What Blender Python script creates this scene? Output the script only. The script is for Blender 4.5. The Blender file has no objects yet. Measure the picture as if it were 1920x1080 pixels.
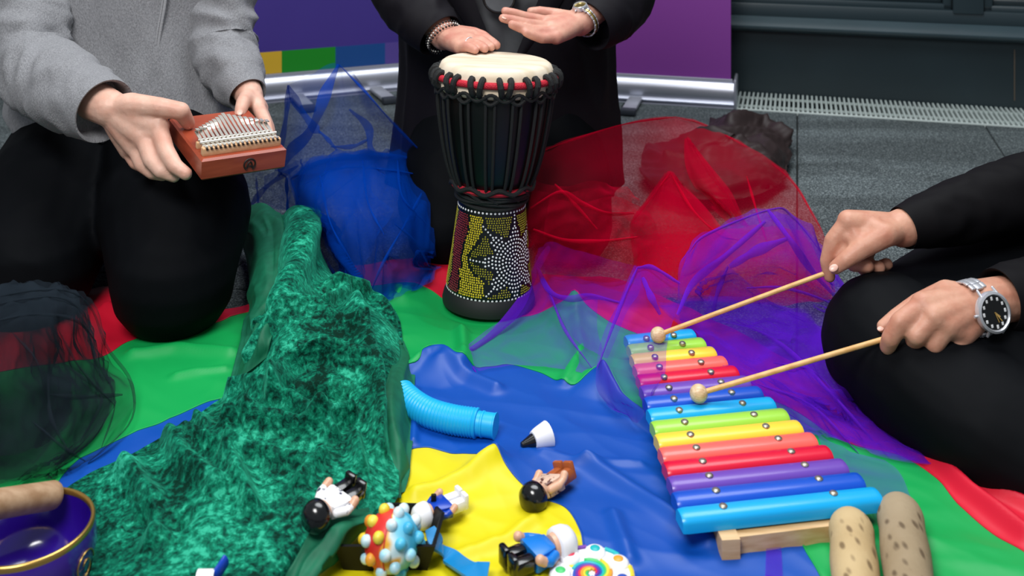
import bpy, bmesh, math, random
from mathutils import Vector, Matrix, noise
R = math.radians
SC = bpy.context.scene
COL = SC.collection
# ------------------------------------------------------------------ camera, world, light, exposure
HC, FP, HZ = 0.787, 2000.0, 300.0      # lens height, focal length in pixels, rows from frame top up to the horizon
cam = bpy.data.cameras.new('camera'); cam_o = bpy.data.objects.new('camera', cam); COL.objects.link(cam_o)
cam_o.location = (0, 0, HC); cam_o.rotation_euler = (R(90), 0, 0)
cam.sensor_width = 36; cam.lens = FP / 1920 * 36; cam.shift_y = -(540 + HZ) / 1920
cam.clip_start = 0.05; cam.clip_end = 60
cam.dof.use_dof = True; cam.dof.focus_distance = 1.62; cam.dof.aperture_fstop = 6.3
SC.camera = cam_o
w = bpy.data.worlds.new('world'); SC.world = w; w.use_nodes = True
w.node_tree.nodes['Background'].inputs[0].default_value = (0.86, 0.92, 1.0, 1)
w.node_tree.nodes['Background'].inputs[1].default_value = 0.24
def area(name, loc, to, sx, sy, e, col=(1, 1, 1)):
    l = bpy.data.lights.new(name, 'AREA'); l.shape = 'ELLIPSE'; l.size = sx; l.size_y = sy; l.energy = e; l.color = col
    o = bpy.data.objects.new(name, l); COL.objects.link(o); o.location = loc
    o.rotation_euler = (Vector(to) - Vector(loc)).to_track_quat('-Z', 'Y').to_euler(); return o
area('softbox_light', (-0.7, -0.05, 2.25), (0.0, 1.5, 0.1), 1.1, 1.0, 50, (1.0, 0.985, 0.97))
area('ceiling_light', (0.3, 2.0, 2.7), (0.3, 1.95, 0), 2.2, 1.6, 58, (0.95, 0.98, 1.0))
SC.view_settings.view_transform = 'Standard'; SC.view_settings.look = 'None'
SC.view_settings.gamma = 1; SC.view_settings.use_curve_mapping = False; SC.view_settings.exposure = 0.2
SC.cycles.transparent_max_bounces = 48
# ------------------------------------------------------------------ points in the room
def W(px, py, z): return Vector(((px - 960) * z / FP, z, HC - (py + HZ) * z / FP))     # a point seen there, z metres out
def G(px, py, h=0.0): return W(px, py, FP * (HC - h) / (py + HZ))                      # a point seen there, h above the floor
def Hz(py, z): return HC - (py + HZ) * z / FP
# ------------------------------------------------------------------ materials
def lin(c):
    if isinstance(c, str): c = tuple(int(c[i:i+2], 16) for i in (0, 2, 4))
    return tuple((v/255/12.92 if v/255 <= .04045 else ((v/255+.055)/1.055)**2.4) for v in c) + (1.0,)
def new_mat(name):
    m = bpy.data.materials.new(name); m.use_nodes = True; nt = m.node_tree
    return m, nt, nt.nodes['Principled BSDF']
def mat(name, c, rough=.5, metal=0, spec=.5, c2=None, ns=20, det=4, lo=.35, hi=.65, stretch=None, bump=0, bs=200, bd=.002, sheen=0, coat=0, sub=0, world=False, rnd=0, c3=None):
    m, nt, b = new_mat(name); N = nt.nodes.new; L = nt.links.new
    b.inputs['Base Color'].default_value = lin(c); b.inputs['Roughness'].default_value = rough
    b.inputs['Metallic'].default_value = metal; b.inputs['Specular IOR Level'].default_value = spec
    if sheen: b.inputs['Sheen Weight'].default_value = sheen; b.inputs['Sheen Roughness'].default_value = .4; b.inputs['Sheen Tint'].default_value = lin(c)
    if coat: b.inputs['Coat Weight'].default_value = coat; b.inputs['Coat Roughness'].default_value = .08
    if sub: b.inputs['Subsurface Weight'].default_value = sub; b.inputs['Subsurface Radius'].default_value = (.008, .003, .0018); b.inputs['Subsurface Scale'].default_value = .6
    if c2 or bump:
        if world: src = N('ShaderNodeNewGeometry').outputs['Position']
        else: src = N('ShaderNodeTexCoord').outputs['Object']
        mp = N('ShaderNodeMapping'); L(src, mp.inputs[0])
        if stretch: mp.inputs['Scale'].default_value = stretch
    if c2:
        n = N('ShaderNodeTexNoise'); n.inputs['Scale'].default_value = ns; n.inputs['Detail'].default_value = det; L(mp.outputs[0], n.inputs[0])
        r = N('ShaderNodeValToRGB'); r.color_ramp.elements[0].position = lo; r.color_ramp.elements[1].position = hi
        r.color_ramp.elements[0].color = lin(c); r.color_ramp.elements[1].color = lin(c2)
        if c3: e = r.color_ramp.elements.new((lo+hi)/2); e.color = lin(c3)
        L(n.outputs[0], r.inputs[0]); out = r.outputs[0]
        if rnd:
            oi = N('ShaderNodeObjectInfo'); hs = N('ShaderNodeHueSaturation'); mr = N('ShaderNodeMapRange')
            mr.inputs[3].default_value = 1-rnd; mr.inputs[4].default_value = 1+rnd
            L(oi.outputs['Random'], mr.inputs[0]); L(mr.outputs[0], hs.inputs['Value']); L(out, hs.inputs['Color']); out = hs.outputs[0]
        L(out, b.inputs['Base Color'])
    if bump:
        n2 = N('ShaderNodeTexNoise'); n2.inputs['Scale'].default_value = bs; n2.inputs['Detail'].default_value = 3; L(mp.outputs[0], n2.inputs[0])
        bp = N('ShaderNodeBump'); bp.inputs['Strength'].default_value = bump; bp.inputs['Distance'].default_value = bd
        L(n2.outputs[0], bp.inputs['Height']); L(bp.outputs[0], b.inputs['Normal'])
    return m
def tulle(name, c, a0, a1):
    """Net cloth: part of the rays pass through the holes; seen edge-on the threads close up."""
    m, nt, b = new_mat(name); N = nt.nodes.new; L = nt.links.new; nt.nodes.remove(b)
    out = nt.nodes['Material Output']
    d = N('ShaderNodeBsdfDiffuse'); d.inputs[0].default_value = lin(c)
    t = N('ShaderNodeBsdfTranslucent'); t.inputs[0].default_value = lin(c)
    s = N('ShaderNodeBsdfSheen'); s.inputs[0].default_value = lin(c); s.inputs[1].default_value = .4
    mx = N('ShaderNodeMixShader'); mx.inputs[0].default_value = .35; L(d.outputs[0], mx.inputs[1]); L(t.outputs[0], mx.inputs[2])
    mx3 = N('ShaderNodeMixShader'); mx3.inputs[0].default_value = .12; L(mx.outputs[0], mx3.inputs[1]); L(s.outputs[0], mx3.inputs[2])
    tr = N('ShaderNodeBsdfTransparent')
    lw = N('ShaderNodeLayerWeight'); lw.inputs[0].default_value = .5
    pw = N('ShaderNodeMath'); pw.operation = 'POWER'; pw.inputs[1].default_value = 2.4; L(lw.outputs['Facing'], pw.inputs[0])
    ma = N('ShaderNodeMath'); ma.operation = 'MULTIPLY_ADD'; ma.inputs[1].default_value = a1; ma.inputs[2].default_value = a0; ma.use_clamp = True
    L(pw.outputs[0], ma.inputs[0])
    mx2 = N('ShaderNodeMixShader'); L(ma.outputs[0], mx2.inputs[0]); L(tr.outputs[0], mx2.inputs[1]); L(mx3.outputs[0], mx2.inputs[2])
    L(mx2.outputs[0], out.inputs[0]); return m
# ------------------------------------------------------------------ mesh builder
def crom(p0, p1, p2, p3, t):
    t2, t3 = t*t, t*t*t
    return .5*((2*p1) + (p2-p0)*t + (2*p0-5*p1+4*p2-p3)*t2 + (3*p1-p0-3*p2+p3)*t3)
def spline(pts, n):
    pts = [Vector(p) for p in pts]; k = len(pts)-1; out = []
    for i in range(n):
        u = i/(n-1)*k; j = min(int(u), k-1); t = u-j
        p1, p2 = pts[j], pts[j+1]; p0 = pts[j-1] if j > 0 else p1*2-p2; p3 = pts[j+2] if j+2 <= k else p2*2-p1
        out.append(crom(p0, p1, p2, p3, t))
    return out
def surf(rows, nu, nv):
    a = [spline(r, nu) for r in rows]
    cols = [spline([a[r][i] for r in range(len(rows))], nv) for i in range(nu)]
    return [[cols[i][j] for i in range(nu)] for j in range(nv)]
def frames(path):
    fr = []; t = (path[1]-path[0]).normalized(); up = Vector((0, 0, 1)) if abs(t.z) < .9 else Vector((1, 0, 0))
    n = (up - t*up.dot(t)).normalized()
    for i, p in enumerate(path):
        t = (path[min(i+1, len(path)-1)] - path[max(i-1, 0)])
        t = t.normalized() if t.length > 1e-9 else Vector((0, 0, 1))
        n = (n - t*n.dot(t)); n = n.normalized() if n.length > 1e-6 else t.orthogonal().normalized()
        fr.append((t, n, t.cross(n)))
    return fr
def org(o):
    v = Vector((0, 0, 0))
    while o is not None: v += o.location; o = o.parent
    return v
class MB:
    def __init__(s): s.v = []; s.f = []; s.m = []
    def add(s, vs, fs, mi=0, M=None):
        o = len(s.v); s.v += [(M @ Vector(q)) if M is not None else Vector(q) for q in vs]
        s.f += [tuple(i+o for i in f) for f in fs]; s.m += [mi]*len(fs); return s
    def box(s, c, d, bev=0, M=None, mi=0, seg=2):
        bm = bmesh.new(); bmesh.ops.create_cube(bm, size=1)
        for q in bm.verts: q.co = Vector((q.co.x*d[0]+c[0], q.co.y*d[1]+c[1], q.co.z*d[2]+c[2]))
        if bev: bmesh.ops.bevel(bm, geom=bm.edges[:], offset=bev, segments=seg, affect='EDGES', profile=.5)
        return s.bm(bm, M, mi)
    def bm(s, bm, M=None, mi=0):
        bm.verts.index_update(); vs = [q.co.copy() for q in bm.verts]; fs = [[q.index for q in f.verts] for f in bm.faces]; bm.free()
        return s.add(vs, fs, mi, M)
    def ball(s, c, r, M=None, mi=0, u=16, v=10, sq=(1, 1, 1)):
        bm = bmesh.new(); bmesh.ops.create_uvsphere(bm, u_segments=u, v_segments=v, radius=1)
        for q in bm.verts: q.co = Vector((q.co.x*r*sq[0]+c[0], q.co.y*r*sq[1]+c[1], q.co.z*r*sq[2]+c[2]))
        return s.bm(bm, M, mi)
    def rings(s, rings, closed=True, cap=True, mi=0, M=None):
        n = len(rings[0]); vs = [p for r in rings for p in r]; fs = []
        for i in range(len(rings)-1):
            for j in range(n if closed else n-1):
                k = (j+1) % n; fs.append((i*n+j, i*n+k, (i+1)*n+k, (i+1)*n+j))
        if cap: fs.append(tuple(range(n-1, -1, -1))); fs.append(tuple((len(rings)-1)*n+j for j in range(n)))
        return s.add(vs, fs, mi, M)
    def tube(s, path, r, n=8, cap=True, mi=0, M=None, closed=False, flat=1.0):
        path = [Vector(p) for p in path]; rr = r if isinstance(r, (list, tuple)) else [r]*len(path)
        fr = frames(path); rg = []
        for p, q, (t, a, b) in zip(path, rr, fr):
            rg.append([p + a*(math.cos(2*math.pi*k/n)*q) + b*(math.sin(2*math.pi*k/n)*q*flat) for k in range(n)])
        if closed: rg.append(rg[0]); cap = False
        return s.rings(rg, True, cap, mi, M)
    def lathe(s, prof, n=48, M=None, mi=0, cap=False):
        rg = [[Vector((r*math.cos(2*math.pi*k/n), r*math.sin(2*math.pi*k/n), h)) for k in range(n)] for r, h in prof]
        return s.rings(rg, True, cap, mi, M)
    def chain(s, pts, n=14):            # tapered round limb: (Vector, radius) joints
        for (p, r), (q, e) in zip(pts, pts[1:]):
            d = q-p; k = max(3, int(d.length/max(min(r, e), .004)*2)); path = [p+d*(i/k) for i in range(k+1)]
            s.tube(path, [r+(e-r)*i/k for i in range(k+1)], n)
        for p, r in pts: s.ball(p, r, u=n, v=8)
        return s
    def grid(s, g, mi=0):
        nv, nu = len(g), len(g[0]); vs = [p for row in g for p in row]
        return s.add(vs, [(j*nu+i, j*nu+i+1, (j+1)*nu+i+1, (j+1)*nu+i) for j in range(nv-1) for i in range(nu-1)], mi)
    def build(s, name, mats, parent=None, smooth=40, fix=True, label=None, merge=False):
        me = bpy.data.meshes.new(name); o0 = org(parent)
        me.from_pydata([tuple(q-o0) for q in s.v], [], s.f)
        mats = mats if isinstance(mats, (list, tuple)) else [mats]
        for q in mats: me.materials.append(q)
        if len(mats) > 1: me.polygons.foreach_set('material_index', s.m)
        if fix or merge:
            bm = bmesh.new(); bm.from_mesh(me)
            if merge: bmesh.ops.remove_doubles(bm, verts=bm.verts, dist=1e-5)
            if fix: bmesh.ops.recalc_face_normals(bm, faces=bm.faces)
            bm.to_mesh(me); bm.free()
        if smooth:
            me.polygons.foreach_set('use_smooth', [True]*len(me.polygons))
            if smooth < 180: me.set_sharp_from_angle(angle=R(smooth))
        me.update(); return link(name, me, parent, label)
def link(name, me, parent=None, label=None):
    o = bpy.data.objects.new(name, me); COL.objects.link(o); o.parent = parent
    if label: o['label'] = label
    return o
def remesh(mb, voxel, it=4, fac=.5):
    me = bpy.data.meshes.new('shape'); me.from_pydata([tuple(q) for q in mb.v], [], mb.f)
    bm = bmesh.new(); bm.from_mesh(me); bmesh.ops.recalc_face_normals(bm, faces=bm.faces); bm.to_mesh(me); bm.free()
    o = bpy.data.objects.new('shape', me); COL.objects.link(o)
    md = o.modifiers.new('r', 'REMESH'); md.mode = 'VOXEL'; md.voxel_size = voxel
    sm = o.modifiers.new('s', 'SMOOTH'); sm.iterations = it; sm.factor = fac
    dg = bpy.context.evaluated_depsgraph_get(); dg.update(); e = o.evaluated_get(dg); m2 = e.to_mesh()
    out = MB(); out.v = [v.co.copy() for v in m2.vertices]; out.f = [tuple(p.vertices) for p in m2.polygons]; out.m = [0]*len(out.f)
    e.to_mesh_clear(); bpy.data.objects.remove(o); bpy.data.meshes.remove(me); return out
def empty(name, loc, label=None, cat=None, group=None):
    o = bpy.data.objects.new(name, None); COL.objects.link(o); o.location = loc; o.empty_display_size = .05
    return tag(o, label, cat, group)
def tag(o, label=None, cat=None, group=None, kind=None):
    if label: o['label'] = label
    if cat: o['category'] = cat
    if group: o['group'] = group
    if kind: o['kind'] = kind
    return o
def nz(x, y, z=0.0): return noise.noise(Vector((x, y, z)))
def ridge(x, y, z=0.0): return 1-2*abs(nz(x, y, z))
def basis(o, ex, ey, ez):
    return Matrix(((ex[0], ey[0], ez[0], o[0]), (ex[1], ey[1], ez[1], o[1]), (ex[2], ey[2], ez[2], o[2]), (0, 0, 0, 1)))
# ================================================================== the setting
WA = R(15.0); WO = G(1380, 170); ES = Vector((math.cos(WA), -math.sin(WA), 0)); EN = Vector((-math.sin(WA), -math.cos(WA), 0)); UP = Vector((0, 0, 1))
MW = basis(WO, ES, EN, UP)                    # wall frame: along the wall, out of it, up
def wall_s(px):                               # distance along the wall that shows in column px
    k = (px-960)/FP; return (k*WO.y - WO.x)/(ES.x - k*ES.y)
GW = 0.22
m_carpet = mat('carpet', '2b3032', .95, spec=.1, c2='8d9798', c3='4c5456', ns=330, det=3, lo=.3, hi=.72, bump=.6, bs=420, bd=.003, world=True, rnd=.05)
def streak(m):        # broad paler wear bands woven in the carpet
    nt = m.node_tree; N = nt.nodes.new; L = nt.links.new; b = nt.nodes['Principled BSDF']; src = b.inputs['Base Color'].links[0].from_socket
    g = N('ShaderNodeNewGeometry'); mp = N('ShaderNodeMapping'); mp.inputs['Rotation'].default_value = (0, 0, WA); mp.inputs['Scale'].default_value = (1.2, 5, 1); L(g.outputs['Position'], mp.inputs[0])
    n = N('ShaderNodeTexNoise'); n.inputs['Scale'].default_value = 1.6; n.inputs['Detail'].default_value = 2; L(mp.outputs[0], n.inputs[0])
    mr = N('ShaderNodeMapRange'); mr.inputs[1].default_value = .45; mr.inputs[2].default_value = .7; mr.inputs[3].default_value = .85; mr.inputs[4].default_value = 1.35; L(n.outputs[0], mr.inputs[0])
    hs = N('ShaderNodeHueSaturation'); L(src, hs.inputs['Color']); L(mr.outputs[0], hs.inputs['Value']); L(hs.outputs[0], b.inputs['Base Color'])
streak(m_carpet)
m_sub = mat('subfloor', '191a1b', .9)
m_wall = mat('wall_paint', '1b2529', .34, spec=.45, c2='202c31', ns=3)
m_trim = mat('trim_paint', '35464d', .38, spec=.5, c2='2c3b41', ns=2)
m_frame = mat('frame_paint', '26343a', .42)
m_dark = mat('trench_black', '0a0d0e', .8)
m_pane = mat('dark_glass', '06090b', .08, spec=.5)
floor = MB().box((-.6, 2.4, -.03), (6.4, 4.4, .04), M=MW).build('floor', m_sub, smooth=0); tag(floor, kind='structure')
TS = .5; sx = (G(1495, 215)-WO).dot(ES) % TS
base = MB().box((0, 0, -.006), (TS-.003, TS-.003, .010), .0018, seg=1).build('carpet_tile', m_carpet, floor)
first = True
for i in range(-6, 5):
    for j in range(0, 8):
        c = MW @ Vector((sx + TS*(i+.5), GW + .012 + TS*(j+.5), 0))
        if c.y < .55 or abs(c.x) > 2.1: continue
        t = base if first else base.copy(); first = False
        if t is not base: COL.objects.link(t)
        t.location = c - Vector((0, 0, .0)); t.rotation_euler = (0, 0, -WA)
wall = MB().box((-.6, -.05, .05), (6.4, .1, .3), M=MW).box((-.6, -.05, 1.6), (6.4, .1, .9), M=MW).build('wall_back', m_wall, smooth=0); tag(wall, kind='structure')
tr = MB()
prof = [(0, .190), (.012, .192), (.03, .200), (.036, .206), (.036, .212), (.03, .217), (.008, .238), (0, .239)]
tr.rings([[MW @ Vector((s, n+.001, h)) for n, h in prof] for s in (-3.6, 2.4)], cap=True)
tag(tr.build('trim_1', m_trim, smooth=50), kind='structure')
sill = MB().box((-.6, -.02, .258), (6.4, .05, .040), .003, M=MW).build('trim_2', m_frame); tag(sill, kind='structure')
seam = MB().box((wall_s(1902), .001, .095), (.003, .003, .15), M=MW).build('seam', mat('seam_brown', '4a4136', .7), wall)
s_m = wall_s(1815)
for k, (s0, s1) in enumerate(((s_m-1.35, s_m-.045), (s_m+.045, s_m+1.2), (s_m-2.75, s_m-1.45))):
    fr = MB(); h0, h1 = .278, 1.16
    fr.box(((s0+s1)/2, -.03, h0+.008), (s1-s0, .05, .018), .003, M=MW).box(((s0+s1)/2, -.03, h1), (s1-s0, .05, .03), .003, M=MW)
    fr.box((s0+.012, -.03, (h0+h1)/2), (.024, .05, h1-h0), .003, M=MW).box((s1-.012, -.03, (h0+h1)/2), (.024, .05, h1-h0), .003, M=MW)
    f = tag(fr.build('window_%d' % (k+1), m_frame), kind='structure')
    ins = MB().box(((s0+s1)/2, -.042, h0+.026), (s1-s0-.05, .03, .018), .004, M=MW).box((s1-.034, -.042, (h0+h1)/2+.02), (.02, .03, h1-h0-.04), .004, M=MW).build('bead', m_wall, f)
    MB().box(((s0+s1)/2, -.055, (h0+h1)/2), (s1-s0, .006, h1-h0), M=MW).build('pane', m_pane, f)
    if k < 2:
        mu = MB().box(((s1+.045) if k == 0 else s1+.05, -.02, .72), (.085, .06, .9), .003, M=MW).build('trim_%d' % (k+3), m_frame); tag(mu, kind='structure')
# ---- floor grille along the wall
m_alu = mat('aluminium_slat', 'c3cfcc', .4, metal=.25)
gr = empty('floor_grille', MW @ Vector((.6, GW/2, 0)), 'silver slatted floor grille running along the foot of the dark wall', 'grille')
sl = MB().box((0, 0, -.008), (.0062, GW-.012, .016), .001, seg=1)
s0 = sl.build('slat', m_alu, None); sm = s0.data
n_sl = 128
for i in range(n_sl):
    o = s0 if i == 0 else link('slat', sm)
    o.parent = gr; p = MW @ Vector((-.28 + i*.0134, GW/2, 0)); o.location = p - gr.location; o.rotation_euler = (0, 0, -WA)
for n in (.05, .155):
    MB().box((.55, n, -.008), (1.75, .006, .006), M=MW).build('rod', m_alu, gr)
MB().box((.55, GW+.003, -.006), (1.75, .006, .014), .001, M=MW).build('edge_frame', m_alu, gr)
MB().box((.55, GW/2, -.075), (1.8, GW+.02, .01), M=MW).build('trench', m_dark, gr)
# ---- roll-up banners
m_silver = mat('silver_housing', 'b9bcc8', .36, metal=.75)
m_foot = mat('foot_grey', 'a2a5ad', .4, metal=.3); m_tip = mat('rubber_tip', '252b34', .6)
m_pl = mat('banner_indigo', '38297a', .5, c2='3c2d80', ns=2); m_pr = mat('banner_purple', '763489', .45)
m_y = mat('print_yellow', 'c19b25', .5); m_g = mat('print_green', '0a7d16', .5); m_b = mat('print_blue', '07407f', .5); m_v = mat('print_violet', '4c3c86', .5)
m_white = mat('print_white', 'e6e6e6', .5); m_grey = mat('print_grey', '4a3f56', .5)
def banner(name, p0, p1, e0, e1, label, mpan, blocks, foot_t, ring=None):
    d = (p1-p0); d.z = 0; L = d.length; ex = d.normalized(); ey = Vector((0, 0, 1)).cross(ex); M = basis(p0, ex, ey, UP)     # ey points away from the lens
    r = empty(name, p0+ex*(L/2), label, 'banner', 'roll-up banners by the wall')
    a, b = -e0, L+e1
    pr = [(0, .004), (-.012, .0), (.06, 0), (.085, .01), (.088, .04), (.07, .066), (.03, .072), (.012, .069), (.003, .060), (-.002, .045), (-.002, .03), (.002, .020), (-.006, .017), (-.010, .013)]
    MB().rings([[M @ Vector((s, n, h)) for n, h in pr] for s in (a, b)]).build('housing', m_silver, r, smooth=35)
    for s in (a-.004, b+.004): MB().box((s, .038, .042), (.008, .1, .086), .003, M=M).build('end_cap', m_silver, r)
    MB().box(((a+b)/2, .028, .074), (b-a-.01, .012, .01), .002, M=M).build('lip', m_silver, r)
    pn = MB().box(((a+b)/2, .028, .078+.85), (b-a-.02, .0016, 1.7), M=M).build('panel', mpan, r, smooth=0)
    for s, e, c, hb, ht in blocks: MB().box(((s+e)/2, .0268, (hb+ht)/2), (e-s, .0012, ht-hb), M=M).build('colour_block', c, pn, smooth=0)
    for s in foot_t:
        MB().box((s, -.075, .012), (.040, .15, .012), .003, M=M).build('foot', m_foot, r)
        MB().box((s, -.155, .010), (.044, .03, .018), .004, M=M).build('foot_tip', m_tip, r)
    if ring:
        q = M.inverted() @ ring; cc = M @ Vector((q.x, .0262, q.z))
        MB().tube([cc + ex*(.011*math.cos(i*math.pi/8)) + UP*(.008*math.sin(i*math.pi/8)) for i in range(16)], .003, 6, closed=True).build('printed_letter', m_white, pn)
    return M
pA, pB = G(494, 193), G(745, 169)
M_l = banner('roll_up_banner', pA, pB, .34, .05, 'roll-up banner in indigo with yellow, green and blue blocks above its base', m_pl, [], [wl for wl in (.10, .345)])
def bl(px, M, n=.0268):      # distance along the left banner's face that shows in column px
    o = M @ Vector((0, n, .1)); ex = M.to_3x3() @ Vector((1, 0, 0)); k = (px-960)/FP; return (k*o.y-o.x)/(ex.x-k*ex.y)
rb = [o for o in bpy.data.objects if o.name == 'roll_up_banner'][0]; pnl = [c for c in rb.children if c.name.startswith('panel')][0]
for x0, x1, c in ((420, 528, m_y), (528, 629, m_g), (629, 722, m_b), (722, 775, m_v)):
    a, b = bl(x0, M_l), bl(x1, M_l)
    MB().box(((a+b)/2, .0268, .113), (b-a, .0012, .066), M=M_l).build('colour_block', c, pnl, smooth=0, label={m_y: 'yellow printed block', m_g: 'green printed block', m_b: 'blue printed block', m_v: 'violet printed block'}[c])
pC, pD = G(1164, 190), G(1376, 203)
banner('roll_up_banner', pC, pD, .50, 0, 'roll-up banner in plain purple with silver base beside the floor grille', m_pr, [], [.045, -.4], W(1203, 2, 3.2))
# ================================================================== cloths on the floor
def lump(x, y):                               # the parachute's own creases, metres above the carpet
    c, d = x*.8+y*.6, y*.8-x*.6
    a = .004*ridge(x*4+1.3, y*3.2, 2.0) + .0035*ridge(c*11, d*3.5, 5) + .003*ridge(x*5-3, y*15+x*4, 8.1) + .0012*ridge(c*30, d*11, 3)
    return max(.004, .012 + a)
m_red = mat('parachute_red', 'cc1430', .48, spec=.35, sheen=.12); m_green = mat('parachute_green', '0a9c4c', .48, spec=.35, sheen=.12)
m_blue = mat('parachute_blue', '0449a6', .44, spec=.4, sheen=.12); m_yellow = mat('parachute_yellow', 'd8cb10', .48, spec=.35, sheen=.1)
cv = [
 [(540,1190),(640,1170),(760,1160),(900,1155),(1000,1160),(1080,1170)],
 [(520,1150),(585,1085),(660,960),(770,874),(860,880),(925,905),(970,940),(1005,962),(1060,985),(1088,1028),(1100,1090),(1120,1150)],
 [(-60,1010),(60,990),(150,890),(300,818),(420,772),(600,728),(765,724),(795,703),(830,698),(862,716),(915,713),(960,709),(1010,722),(1066,750),(1100,742),(1132,734),(1165,772),(1230,820),(1330,905),(1470,1010),(1520,1080),(1570,1160)],
 [(-120,740),(40,712),(120,698),(190,690),(270,650),(330,640),(400,628),(470,604),(560,588),(640,566),(730,560),(800,556),(850,582),(905,606),(990,604),(1052,592),(1110,612),(1180,640),(1350,725),(1500,800),(1600,858),(1690,882),(1755,925),(1800,978),(1860,1030),(1925,1076),(2000,1140)],
 [(-160,610),(60,585),(200,558),(300,590),(420,600),(560,560),(660,520),(760,505),(810,496),(840,500),(900,520),(1000,530),(1160,545),(1300,600),(1480,700),(1640,800),(1740,868),(1800,884),(1870,905),(1930,914),(2060,960)]]
def resample(c, n):
    p = [G(a, b) for a, b in c]; p = spline(p, 400); d = [0]
    for a, b in zip(p, p[1:]): d.append(d[-1]+(b-a).length)
    out = []; j = 0
    for i in range(n):
        t = d[-1]*i/(n-1)
        while j < len(p)-2 and d[j+1] < t: j += 1
        q = (t-d[j])/max(d[j+1]-d[j], 1e-9); out.append(p[j].lerp(p[j+1], min(max(q, 0), 1)))
    return out
para = empty('play_parachute', G(960, 800), 'big play parachute in yellow, blue, green and red rings spread on the carpet', 'parachute')
NPAR = 300
def poly_ridges(l): return [([G(a, b) for a, b in p], hh_, wd) for p, hh_, wd in l]
def ridge_h(RD, x, y):
    t = 0
    for p, hh_, wd in RD:
        best = 9
        for a, b in zip(p, p[1:]):
            dx, dy = b.x-a.x, b.y-a.y; q = ((x-a.x)*dx+(y-a.y)*dy)/(dx*dx+dy*dy); q = min(max(q, 0), 1); ex, ey = x-a.x-q*dx, y-a.y-q*dy; e = ex*ex+ey*ey
            if e < best: best = e
        if best < wd*wd*4: d = math.sqrt(best)/wd; t += hh_*math.exp(-d*d*1.6)
    return t
CRE = poly_ridges([([(850, 592), (866, 650), (872, 715)], .014, .012), ([(765, 722), (800, 700), (830, 700), (870, 730), (930, 755)], .012, .014), ([(1130, 742), (1160, 775), (1230, 830)], .012, .010), ([(1100, 900), (1200, 960), (1330, 1050)], .010, .014), ([(1020, 880), (1080, 900), (1200, 900)], .006, .010),
    ([(780, 960), (880, 930), (930, 905)], .014, .016), ([(1000, 1010), (950, 1040), (830, 1075)], .008, .012), ([(1075, 590), (1090, 680), (1060, 745)], .010, .012), ([(250, 690), (330, 680), (430, 690)], .010, .016), ([(200, 600), (280, 640), (300, 650)], .012, .012), ([(330, 730), (420, 720)], .007, .010), ([(1740, 880), (1820, 960), (1930, 1050)], .018, .014), ([(1790, 900), (1880, 960), (1960, 1000)], .014, .010), ([(1150, 1000), (1180, 1080)], .008, .012), ([(780, 760), (775, 860)], .008, .008)])
def tri_h(x, y):
    h = lump(x, y)
    for (px, py, rad, hh) in PEAKS:
        q = G(px, py); d = math.hypot(x-q.x, y-q.y)/rad
        if d < 1: h += hh*(1-d)**1.3
    h += ridge_h(CRE, x, y); k = math.hypot(x-DB.x, y-DB.y)
    return h if k > .14 else h*max(0, min(1, (k-.085)/.055)) + .010*(1-max(0, min(1, (k-.085)/.055)))
DB = W(916, 580, 1.79)
PEAKS = [(822, 715, .06, .022), (928, 915, .07, .02), (1130, 745, .05, .02), (1062, 752, .05, -.004), (745, 570, .06, .015), (1085, 600, .07, .02)]
def floor_h(px, py):
    p = G(px, py); return tri_h(p.x, p.y)
rsm = [resample(c, NPAR) for c in cv]
for k, (m, nm, rows) in enumerate(((m_yellow, 'yellow panel', 60), (m_blue, 'blue panel', 90), (m_green, 'green panel', 70), (m_red, 'red panel', 50))):
    g = []
    for j in range(rows+1):
        t = j/rows; row = []
        for i in range(NPAR):
            p = rsm[k][i].lerp(rsm[k+1][i], t); row.append(Vector((p.x, p.y, tri_h(p.x, p.y))))
        g.append(row)
    MB().grid(g).build('panel', m, para, smooth=180, fix=False, label=nm)
    if k: MB().tube([p + Vector((0, 0, .0004)) for p in [Vector((q.x, q.y, tri_h(q.x, q.y))) for q in rsm[k]]], .0012, 5).build('seam', m, para, smooth=180)

# ---- helper for draped sheets: control rows of (column, row, height)
def sheet(rows, nu, nv, f=None):
    g = surf([[G(a, b, h) for a, b, h in r] for r in rows], nu, nv)
    if f:
        out = []
        for j in range(nv):
            r = []
            for i in range(nu):
                p = g[j][i]; a = g[j][min(i+1, nu-1)]-g[j][max(i-1, 0)]; b = g[min(j+1, nv-1)][i]-g[max(j-1, 0)][i]
                n = a.cross(b); n = n.normalized() if n.length > 1e-12 else Vector((0, 0, 1))
                if n.z < 0: n = -n
                q = p + n*f(i/(nu-1), j/(nv-1), p)
                q.z = max(q.z, lump(q.x, q.y)+.005); r.append(q)
            out.append(r)
        g = out
    return g
def hem(mb, pts, wd, n=40, mi=1):             # a folded edge strip of net, wd pixels wide
    c = spline([G(a, b, h) for a, b, h in pts], n); g = [[], []]; nn = Vector((0, .5, .86))
    for i, p in enumerate(c):
        t = (c[min(i+1, n-1)]-c[max(i-1, 0)]).normalized(); s = t.cross((cam_o.location-p).normalized())
        s = s.normalized() if s.length > 1e-6 else Vector((1, 0, 0)); k = wd*p.y/FP*.5*(.35+.65*min(1, min(i, n-1-i)/(n*.22)))*(.8+.2*math.sin(i*.31+wd))
        lift = (cam_o.location-p).normalized()*.002
        g[0].append(p+s*k+lift); g[1].append(p-s*k+lift)
    mid = [(a+b)/2 + (cam_o.location-a).normalized()*.0025 for a, b in zip(*g)]
    mb.grid([g[0], mid, g[1]], mi); mb.grid([g[0], [q+(cam_o.location-q).normalized()*.002 for q in mid], g[1]], mi)
def fold(sd, fu, fv, a, tw=0):
    return lambda u, v, p: a*ridge(u*fu+tw*v, v*fv, sd) + a*.45*nz(u*fu*3, v*fv*3, sd+9)
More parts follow.
